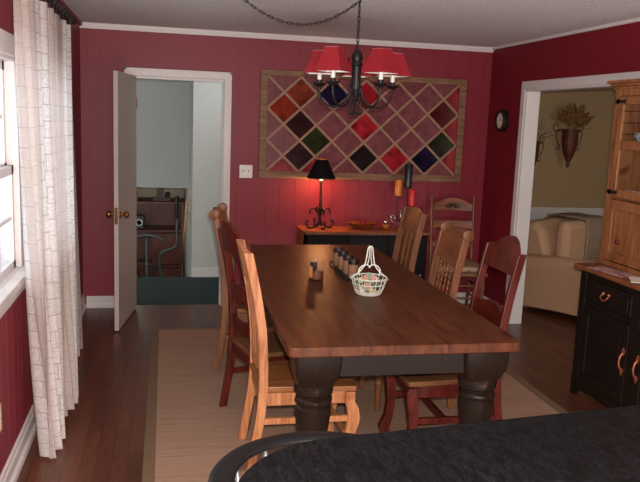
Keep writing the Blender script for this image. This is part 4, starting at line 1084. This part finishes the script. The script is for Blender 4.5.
# weave the lamp cord through the chain
tube(b, [(x, y, z) for x, y, z in sw_], 0.0022, 5); tube(b, [(0, 0, 2.42), (0, 0, 2.155)], 0.0022, 5)
obj('chain', b, 'iron', t, smooth=True)
for hx, hy in ((0, 0), (-0.70, 0.10)):
    b = B(); tube(b, smooth_path([(hx, hy, 2.438), (hx, hy, 2.43), (hx+0.01, hy, 2.418), (hx, hy, 2.41), (hx-0.008, hy, 2.418)], 4), 0.003); lathe(b, [(0.012, 2.433), (0.012, 2.44)], (hx, hy, 0), 12)
    obj('ceiling_hook', b, 'iron', t, smooth=True)
RA = 0.235
for k in range(5):
    a = math.radians(77+72*k); ca, sa = math.cos(a), math.sin(a)
    P = lambda r_, z: (r_*ca, r_*sa, z)
    b = B(); tube(b, smooth_path([P(0.020, 1.99), P(0.030, 1.91), P(0.065, 1.84), P(0.125, 1.800), P(0.19, 1.815), P(0.228, 1.865), P(RA, 1.925)], 7), 0.0065, 8)
    tube(b, smooth_path([P(0.022, 1.87), P(0.035, 1.82), P(0.05, 1.775), P(0.03, 1.755), P(0.012, 1.77)], 5), 0.004, 6)
    arm = obj('arm', b, 'iron', t, smooth=True)
    b = B(); lathe(b, [(0.008, 1.915), (0.030, 1.925), (0.042, 1.936), (0.043, 1.940), (0.018, 1.938), (0.018, 1.958), (0.0005, 1.96)], P(RA, 0), 18); obj('drip_cup', b, 'iron', arm, smooth='auto')
    b = B(); lathe(b, [(0.0135, 1.958), (0.0135, 2.03), (0.0005, 2.031)], P(RA, 0), 14); obj('candle_sleeve', b, 'white', arm, smooth='auto')
    b = B()
    # square flared shade, diagonal edges kept sharp
    def sq(h, z, off=0): 
        rot = a+PI/4*0+math.radians(12)
        out = []
        for i in range(4):
            for m_ in range(6):
                q0 = rot+PI/4+i*PI/2; q1 = q0+PI/2; u = m_/6
                x = (math.cos(q0)*(1-u)+math.cos(q1)*u)*h*math.sqrt(2); y = (math.sin(q0)*(1-u)+math.sin(q1)*u)*h*math.sqrt(2)
                out.append((RA*ca+x, RA*sa+y, z))
        return out
    prof = [(0.083, 1.995), (0.082, 2.002), (0.067, 2.035), (0.054, 2.08), (0.045, 2.11), (0.042, 2.130)]
    rings = [sq(h, z) for h, z in prof]+[sq(h-0.0015, z) for h, z in reversed(prof)]
    loft(b, rings, closed=True); sh = obj('lamp_shade', b, 'shade_red', arm, smooth='auto')
    b = B(); rings = [sq(h-0.0022, z+0.001) for h, z in prof]+[sq(h-0.003, z+0.001) for h, z in reversed(prof)]
    loft(b, rings, closed=True); obj('lining', b, 'shade_lining', sh, smooth='auto')
    b = B(); tube(b, [P(RA, 2.031), P(RA, 2.10)], 0.010, 8); tube(b, [(RA*ca-0.05, RA*sa, 2.12), (RA*ca+0.05, RA*sa, 2.12)], 0.0015, 5); obj('bulb', b, 'white', arm)

# ---------------------------------------------------------------- hutch on the right wall  (local x: out of the wall is -x)
HX0, HXB, HY1, HY0 = 3.335, W-0.024, -2.415, -3.615     # base front, back, far end, near end
t = thing('hutch', 'tall two-tone hutch, black cupboard base under a pine glazed top', 'hutch', (HX0, HY1, 0))
hd = HXB-HX0; hl = HY0-HY1
b = B(); box(b, 0.018, hd, hl, 0, 0.05, 0.835)
box(b, 0.0, 0.018, -0.065, 0, 0.0, 0.835); box(b, 0.0, 0.018, hl, hl+0.065, 0.0, 0.835); box(b, 0.0, 0.018, hl/2-0.04, hl/2+0.04, 0.12, 0.80)
box(b, 0.002, 0.018, hl+0.065, -0.065, 0.80, 0.835); box(b, 0.002, 0.018, hl+0.065, -0.065, 0.615, 0.645)
ap = [(0, 0.0), (-0.05, 0.0), (-0.09, 0.045), (-0.16, 0.055), (-0.3, 0.07), (hl/2, 0.075), (hl+0.3, 0.07), (hl+0.09, 0.045), (hl+0.05, 0), (hl, 0), (hl, 0.12), (0, 0.12)]
prism(b, ap, -0.003, 0.016, 'x')
for y in (-0.03, hl+0.03): box(b, hd-0.05, hd, y-0.03, y+0.03, 0, 0.06)
obj('base_carcass', b, 'hutch_black', t, bevel=0.003)
nd = 4; dw = (-hl-0.13-0.0)/nd
for k in range(2):
    ya = -0.07-k*((-hl-0.06)/2); yb = ya-((-hl-0.06)/2-0.08)
    b = B(); box(b, -0.004, 0.018, yb+0.005, ya-0.005, 0.655, 0.79); box(b, -0.010, -0.004, yb+0.03, ya-0.03, 0.68, 0.765); dr = obj('drawer', b, 'hutch_black', t, bevel=0.003)
    ym = (ya+yb)/2
    b = B(); tube(b, smooth_path([(-0.012, ym-0.03, 0.735), (-0.03, ym-0.032, 0.715), (-0.032, ym, 0.698), (-0.03, ym+0.032, 0.715), (-0.012, ym+0.03, 0.735)], 5), 0.0045, 6)
    sphere(b, (-0.012, ym-0.03, 0.737), 0.011); sphere(b, (-0.012, ym+0.03, 0.737), 0.011); obj('bail_pull', b, 'copper', dr, smooth=True)
    for q in (k,):
        a_ = ya; c_ = yb
        b = B(); z0, z1 = 0.125, 0.61; fw = 0.06
        box(b, -0.004, 0.014, c_+0.004+fw, a_-0.004-fw, z0, z0+fw); box(b, -0.004, 0.014, c_+0.004+fw, a_-0.004-fw, z1-fw, z1)
        box(b, -0.004, 0.014, a_-0.004-fw, a_-0.004, z0, z1); box(b, -0.004, 0.014, c_+0.004, c_+0.004+fw, z0, z1)
        box(b, 0.007, 0.012, c_+0.064, a_-0.064, z0+0.06, z1-0.06)
        box(b, 0.001, 0.007, c_+0.085, a_-0.085, z0+0.085, z1-0.085)
        dd = obj('door', b, 'hutch_black', t, bevel=0.003)
        yh = (c_+0.030) if k == 0 else (a_-0.030); zc = 0.385
        b = B()
        tube(b, smooth_path([(-0.006, yh, zc-0.052), (-0.022, yh, zc-0.032), (-0.028, yh, zc), (-0.022, yh, zc+0.032), (-0.006, yh, zc+0.052)], 5), lambda u: 0.0055+0.003*abs(u-0.5), 8)
        for s in (-1, 1):
            prism(b, [(yh-0.008, zc+s*0.04), (yh-0.013, zc+s*0.060), (yh, zc+s*0.085), (yh+0.013, zc+s*0.060), (yh+0.008, zc+s*0.04)], -0.009, -0.004, 'x')
        obj('door_handle', b, 'copper', dd, smooth='auto')
b = B(); prism(b, [(-0.03, hl-0.035), (hd, hl-0.035), (hd, 0.062), (-0.03, 0.05)], 0.835, 0.862, 'z'); obj('counter', b, 'hutch_pine' if False else 'crest', t, bevel=0.006)
# upper case
UX = 0.155; uz0, uz1 = 0.862, 1.995; u0, u1 = 0.058, hl+0.0
b = B(); sw2 = 0.052
box(b, UX, UX+0.022, u0-sw2, u0, uz0, uz1); box(b, UX, UX+0.022, u1, u1+sw2, uz0, uz1)
box(b, UX+0.001, UX+0.021, hl/2-0.03, hl/2+0.03, uz0+0.03, uz1-0.06); box(b, UX+0.001, UX+0.021, u1+sw2, u0-sw2, uz1-0.06, uz1)
box(b, UX+0.001, UX+0.021, u1+sw2, u0-sw2, uz0, uz0+0.03)
box(b, UX+0.022, hd, u0-0.02, u0, uz0, uz1); box(b, UX+0.022, hd, u1, u1+0.02, uz0, uz1); box(b, UX+0.022, hd, u1, u0, uz1-0.02, uz1)
box(b, hd-0.012, hd, u1+0.02, u0-0.02, uz0, uz1-0.02)
for z in (1.29, 1.62): box(b, UX+0.03, hd-0.012, u1+0.02, u0-0.02, z, z+0.018)
obj('upper_case', b, 'hutch_pine', t, bevel=0.002)
b = B()
for (px_, z0, z1) in ((0.0, 1.975, 1.995), (0.018, 1.995, 2.012), (0.035, 2.012, 2.030)):
    box(b, UX-0.008-px_, hd, u1-0.01-px_, u0+0.01+min(px_, 0.03), z0, z1)
obj('cornice', b, 'hutch_pine', t, bevel=0.004)
b = B(); box(b, hd-0.018, hd+0.02, u0+0.0005, u0+0.022, uz0, uz1-0.02); obj('dark_edge_strip', b, 'mahogany', t)  # dark strip standing out past the far side of the upper case
for k in range(2):
    ya = u0-sw2-0.004 if k == 0 else hl/2-0.034; yb = hl/2+0.034 if k == 0 else u1+sw2+0.004
    # glazed door above
    b = B(); z0, z1, fw = 1.305, 1.93, 0.05; X0, X1 = UX-0.006, UX+0.014
    box(b, X0, X1, yb+fw, ya-fw, z0, z0+fw); box(b, X0, X1, yb+fw, ya-fw, z1-fw, z1); box(b, X0, X1, ya-fw, ya, z0, z1); box(b, X0, X1, yb, yb+fw, z0, z1)
    box(b, X0, X1, yb+fw, ya-fw, 1.605, 1.66)
    dd = obj('glazed_door', b, 'hutch_pine', t, bevel=0.003)
    b = B(); box(b, UX+0.003, UX+0.006, yb+fw-0.005, ya-fw+0.005, z0+fw-0.005, z1-fw+0.005); obj('glass', b, 'glass', dd)
    b = B()
    for z in (1.70, 1.77, 1.84): tube(b, [(UX+0.002, yb+fw, z), (UX+0.002, ya-fw, z)], 0.0016, 5)
    for q in range(1, 6):
        y = yb+fw+(ya-yb-2*fw)*q/6; tube(b, [(UX+0.002, y, 1.66), (UX+0.002, y, z1-fw)], 0.0016, 5)
    obj('leading', b, 'rust_iron', dd)
    for z in (1.335, 1.90):
        yy = ya+0.004 if k == 0 else yb-0.004; s = -1 if k == 0 else 1
        b = B(); box(b, UX-0.010, UX-0.0055, yy-0.065*(k == 0)-0.03*(k == 1), yy+0.065*(k == 1)+0.03*(k == 0), z-0.009, z+0.009)
        box(b, UX-0.010, UX-0.0055, yy-0.012, yy+0.012, z-0.017, z+0.017); sphere(b, (UX-0.009, yy+s*0.07, z), 0.013, (0.4, 1, 1)); obj('hinge', b, 'iron', dd)
    # panelled flap below
    b = B(); z0, z1 = 0.90, 1.285
    box(b, X0, X1, yb+0.045, ya-0.045, z0, z0+0.055); box(b, X0, X1, yb+0.045, ya-0.045, z1-0.06, z1); box(b, X0, X1, ya-0.045, ya, z0, z1); box(b, X0, X1, yb, yb+0.045, z0, z1)
    box(b, X0+0.008, X1-0.003, yb+0.045, ya-0.045, z0+0.055, z1-0.06)
    dd = obj('panel_door', b, 'hutch_pine', t, bevel=0.003)
    b = B(); yk = ya-0.30 if k == 0 else yb+0.30
    sphere(b, (UX-0.006, ya-0.13, 1.03), 0.016); obj('knob', b, 'mahogany', dd, smooth=True)
# things inside and on the hutch
b = B()
rnd = random.Random(3); rings = []
for i in range(8):
    y = -0.09-0.03*i; rings.append([(UX+0.06+0.035*math.cos(a)*(1+0.3*math.sin(i*2+a)), y, 1.309+0.022+0.022*math.sin(a)*(1+0.2*math.sin(3*i+a))) for a in [2*PI*k/10 for k in range(10)]])
loft(b, rings); o = obj('folded_napkin', b, plain('white_linen', rgb(214, 212, 210), 0.9, bmp=0.2), None, smooth=True); o.location = (HX0, HY1, 0)
tag(o, 'crumpled white linen on the middle shelf behind the hutch glass', 'napkin')
tb = thing('crystal_bowl', 'cut crystal bowl on the upper shelf behind the hutch glass', 'bowl', (HX0+UX+0.075, HY1-0.17, 1.639))
b = B(); lathe(b, [(0.025, 0), (0.03, 0.01), (0.055, 0.05), (0.06, 0.07), (0.056, 0.07), (0.05, 0.05), (0.001, 0.015)], n=12); obj('bowl', b, plain('cut_crystal', rgb(190, 205, 225), 0.08, 0.3, var=0.4, scale=60), tb)
def paper(x, y, rz, w, h, z, m, lab, nm, cat):
    b = B(); box(b, -w/2, w/2, -h/2, h/2, 0, 0.003); o = obj(nm, b, m, None, loc=(x, y, z)); o.rotation_euler = (0, 0, rz); tag(o, lab, cat)
def mag_mat():
    m, nt, bb = new_mat('magazine_cover'); f = noise(nt, coords(nt), 14, 2)
    nt.links.new(ramp(nt, f, [(0.35, rgb(150, 84, 90)), (0.5, rgb(196, 170, 166)), (0.65, rgb(120, 92, 110))]), bb.inputs['Base Color']); bb.inputs['Roughness'].default_value = 0.3; return m
paper(3.395, -2.66, 0.15, 0.13, 0.30, 0.8625, mag_mat(), 'pinkish magazine lying on the far end of the hutch counter', 'magazine', 'magazine')
paper(3.41, -2.93, -0.5, 0.13, 0.18, 0.867, 'white', 'white folded paper on the hutch counter, nearer than the magazine', 'paper', 'paper')

# ---------------------------------------------------------------- curtains on the left wall
def curtain_panel(name, top, bot, label, nf, amp, hem, seed, xoff=0.10):
    """top/bot: (near y, far y) at the rod and at the hem; hem(u) gives hem height; u=0 near, 1 far"""
    t = thing('curtain', label, 'curtain', (xoff, top[1], 2.25))
    NU, NV = 150, 60; ztop = 2.235
    b = B(); uv = b.loops.layers.uv.new('UVMap'); V = []
    width = abs(top[1]-top[0])*1.5
    for j in range(NV+1):
        v = j/NV; row = []
        for i in range(NU+1):
            u = i/NU; zb = hem(u); z = ztop+(zb-ztop)*v
            e = v**1.15
            yn = top[0]+(bot[0]-top[0])*e; yf = top[1]+(bot[1]-top[1])*e
            y = yn+(yf-yn)*u
            k = amp*(0.55+0.45*v)
            x = k*math.sin(2*PI*nf*u+0.9*math.sin(3*v+seed)+seed)+0.35*k*math.sin(2*PI*nf*2.3*u+2*v+seed)
            x += bot[2]*v*v*(0.4+0.6*u)
            y += 0.3*k*math.cos(2*PI*nf*u+seed)
            row.append((b.verts.new((max(x, -0.065), y-top[1], z-2.25)), (u*width, v*2.2)))
        V.append(row)
    for j in range(NV):
        for i in range(NU):
            q = [V[j][i], V[j][i+1], V[j+1][i+1], V[j+1][i]]
            f = b.faces.new([p[0] for p in q])
            for l, p in zip(f.loops, q): l[uv].uv = p[1]
    o = obj('cloth', b, 'curtain', t, smooth=True)
    nr = max(2, int(abs(top[1]-top[0])/0.14)+1)
    for k in range(nr):
        y = top[0]+(top[1]-top[0])*(k+0.5)/nr-top[1]
        b = B(); tube(b, [(0.021*math.cos(2*PI*q/16), y, 0.048+0.021*math.sin(2*PI*q/16)) for q in range(16)], 0.0035, 6, closed=True)
        tube(b, [(0, y, 0.028), (0, y, -0.03)], 0.006, 6)
        obj('ring', b, 'iron', t, smooth=True)
    return t
def hem1(u):
    if u < 0.36: return 0.012+0.06*abs(u-0.12)
    return 0.012+0.014+(0.075 if u > 0.40 else 0.075*(u-0.36)/0.04)-0.05*(u-0.4)
curtain_panel('curtain', (-3.45, -1.74), (-3.08, -2.30, 0.09), 'long sheer white embroidered curtain, the wide one nearer the camera', 7, 0.040, hem1, 0.6)
curtain_panel('curtain', (-1.72, -1.56), (-1.66, -1.30, 0.015), 'narrow sheer white curtain by the back corner, mostly behind the wide one', 2, 0.013, lambda u: 0.03, 2.1)
t = thing('curtain_rod', 'black curtain rod above the left window', 'curtain rod', (0.10, -1.38, 2.30))
b = B(); tube(b, [(0, 0, 0), (0, -4.0, 0)], 0.011, 10); obj('rod', b, 'iron', t, smooth=True)
b = B(); sphere(b, (0, 0.02, 0), 0.022); obj('finial', b, 'iron', t, smooth=True)
for y in (-0.03, -3.9):
    b = B(); box(b, -0.095, 0, y-0.006, y+0.006, -0.018, -0.006); box(b, -0.10, -0.092, y-0.015, y+0.015, -0.05, 0.04); obj('bracket', b, 'iron', t)

# ---------------------------------------------------------------- black table and barrel-back chair in the foreground
t = thing('black_table', 'black scratched tabletop with rounded corner filling the foreground', 'table', (1.61, -4.56, 0), math.atan(0.125))
b = B(); bl = -0.79; br_ = 1.45; bd = 1.05; r = 0.38; pts = []
for (px, py, a0) in ((br_-r, -bd+r, -90), (br_-r, -r, 0), (bl+r, -r, 90), (bl+r, -bd+r, 180)):
    for k in range(13):
        a = math.radians(a0+k*7.5); pts.append((px+r*math.cos(a), py+r*math.sin(a)))
prism(b, pts, 0.734, 0.76, 'z'); obj('tabletop', b, 'black_stone', t, bevel=0.005)
b = B(); tube(b, [(0.33, -0.52, 0.08), (0.33, -0.52, 0.734)], lambda u: 0.06-0.03*math.sin(u*PI), 16); obj('pedestal', b, 'black_chair', t, smooth=True)
for k in range(4):
    a = PI/4+k*PI/2; b = B(); tube(b, smooth_path([(0.33, -0.52, 0.14), (0.33+0.2*math.cos(a), -0.52+0.2*math.sin(a), 0.09), (0.33+0.38*math.cos(a), -0.52+0.38*math.sin(a), 0.025)], 5), 0.025, 8); obj('foot', b, 'black_chair', t, smooth=True)
t = thing('barrel_chair', 'black barrel-back chair pushed under the left corner of black table', 'chair', (1.155, -4.785, 0), 0)
b = B(); rings = []
rc = 0.298
for k in range(49):
    a = math.radians(-20+k*(220/48)); fall = 0.0
    cxx, cyy = math.cos(a), math.sin(a)
    w2, h2 = 0.037, 0.011
    rings.append([(cxx*(rc+w2*math.cos(q)), cyy*(rc+w2*math.cos(q)), 0.708+h2*math.sin(q)) for q in [2*PI*m_/12 for m_ in range(12)]])
loft(b, rings); obj('back_rail', b, 'black_chair', t, smooth=True)
b = B(); lathe(b, [(0.0005, 0.445), (0.22, 0.445), (0.235, 0.455), (0.232, 0.47), (0.20, 0.472), (0.0005, 0.465)], n=32); obj('seat', b, 'black_chair', t, smooth='auto')
for k in range(7):
    a = math.radians(-10+k*200/6)
    b = B(); tube(b, [(0.215*math.cos(a), 0.215*math.sin(a), 0.455), (0.272*math.cos(a), 0.272*math.sin(a), 0.703)], 0.008, 8); o = obj('spindle', b, 'steel', t, smooth=True); o['label'] = 'bright metal spindle'
for k in range(4):
    a = PI/4+k*PI/2
    b = B(); tube(b, [(0.15*math.cos(a), 0.15*math.sin(a), 0.447), (0.21*math.cos(a), 0.21*math.sin(a), 0.011 if (math.sin(a) > 0 or True) else 0)], 0.014, 8); obj('leg', b, 'black_chair', t, smooth=True)
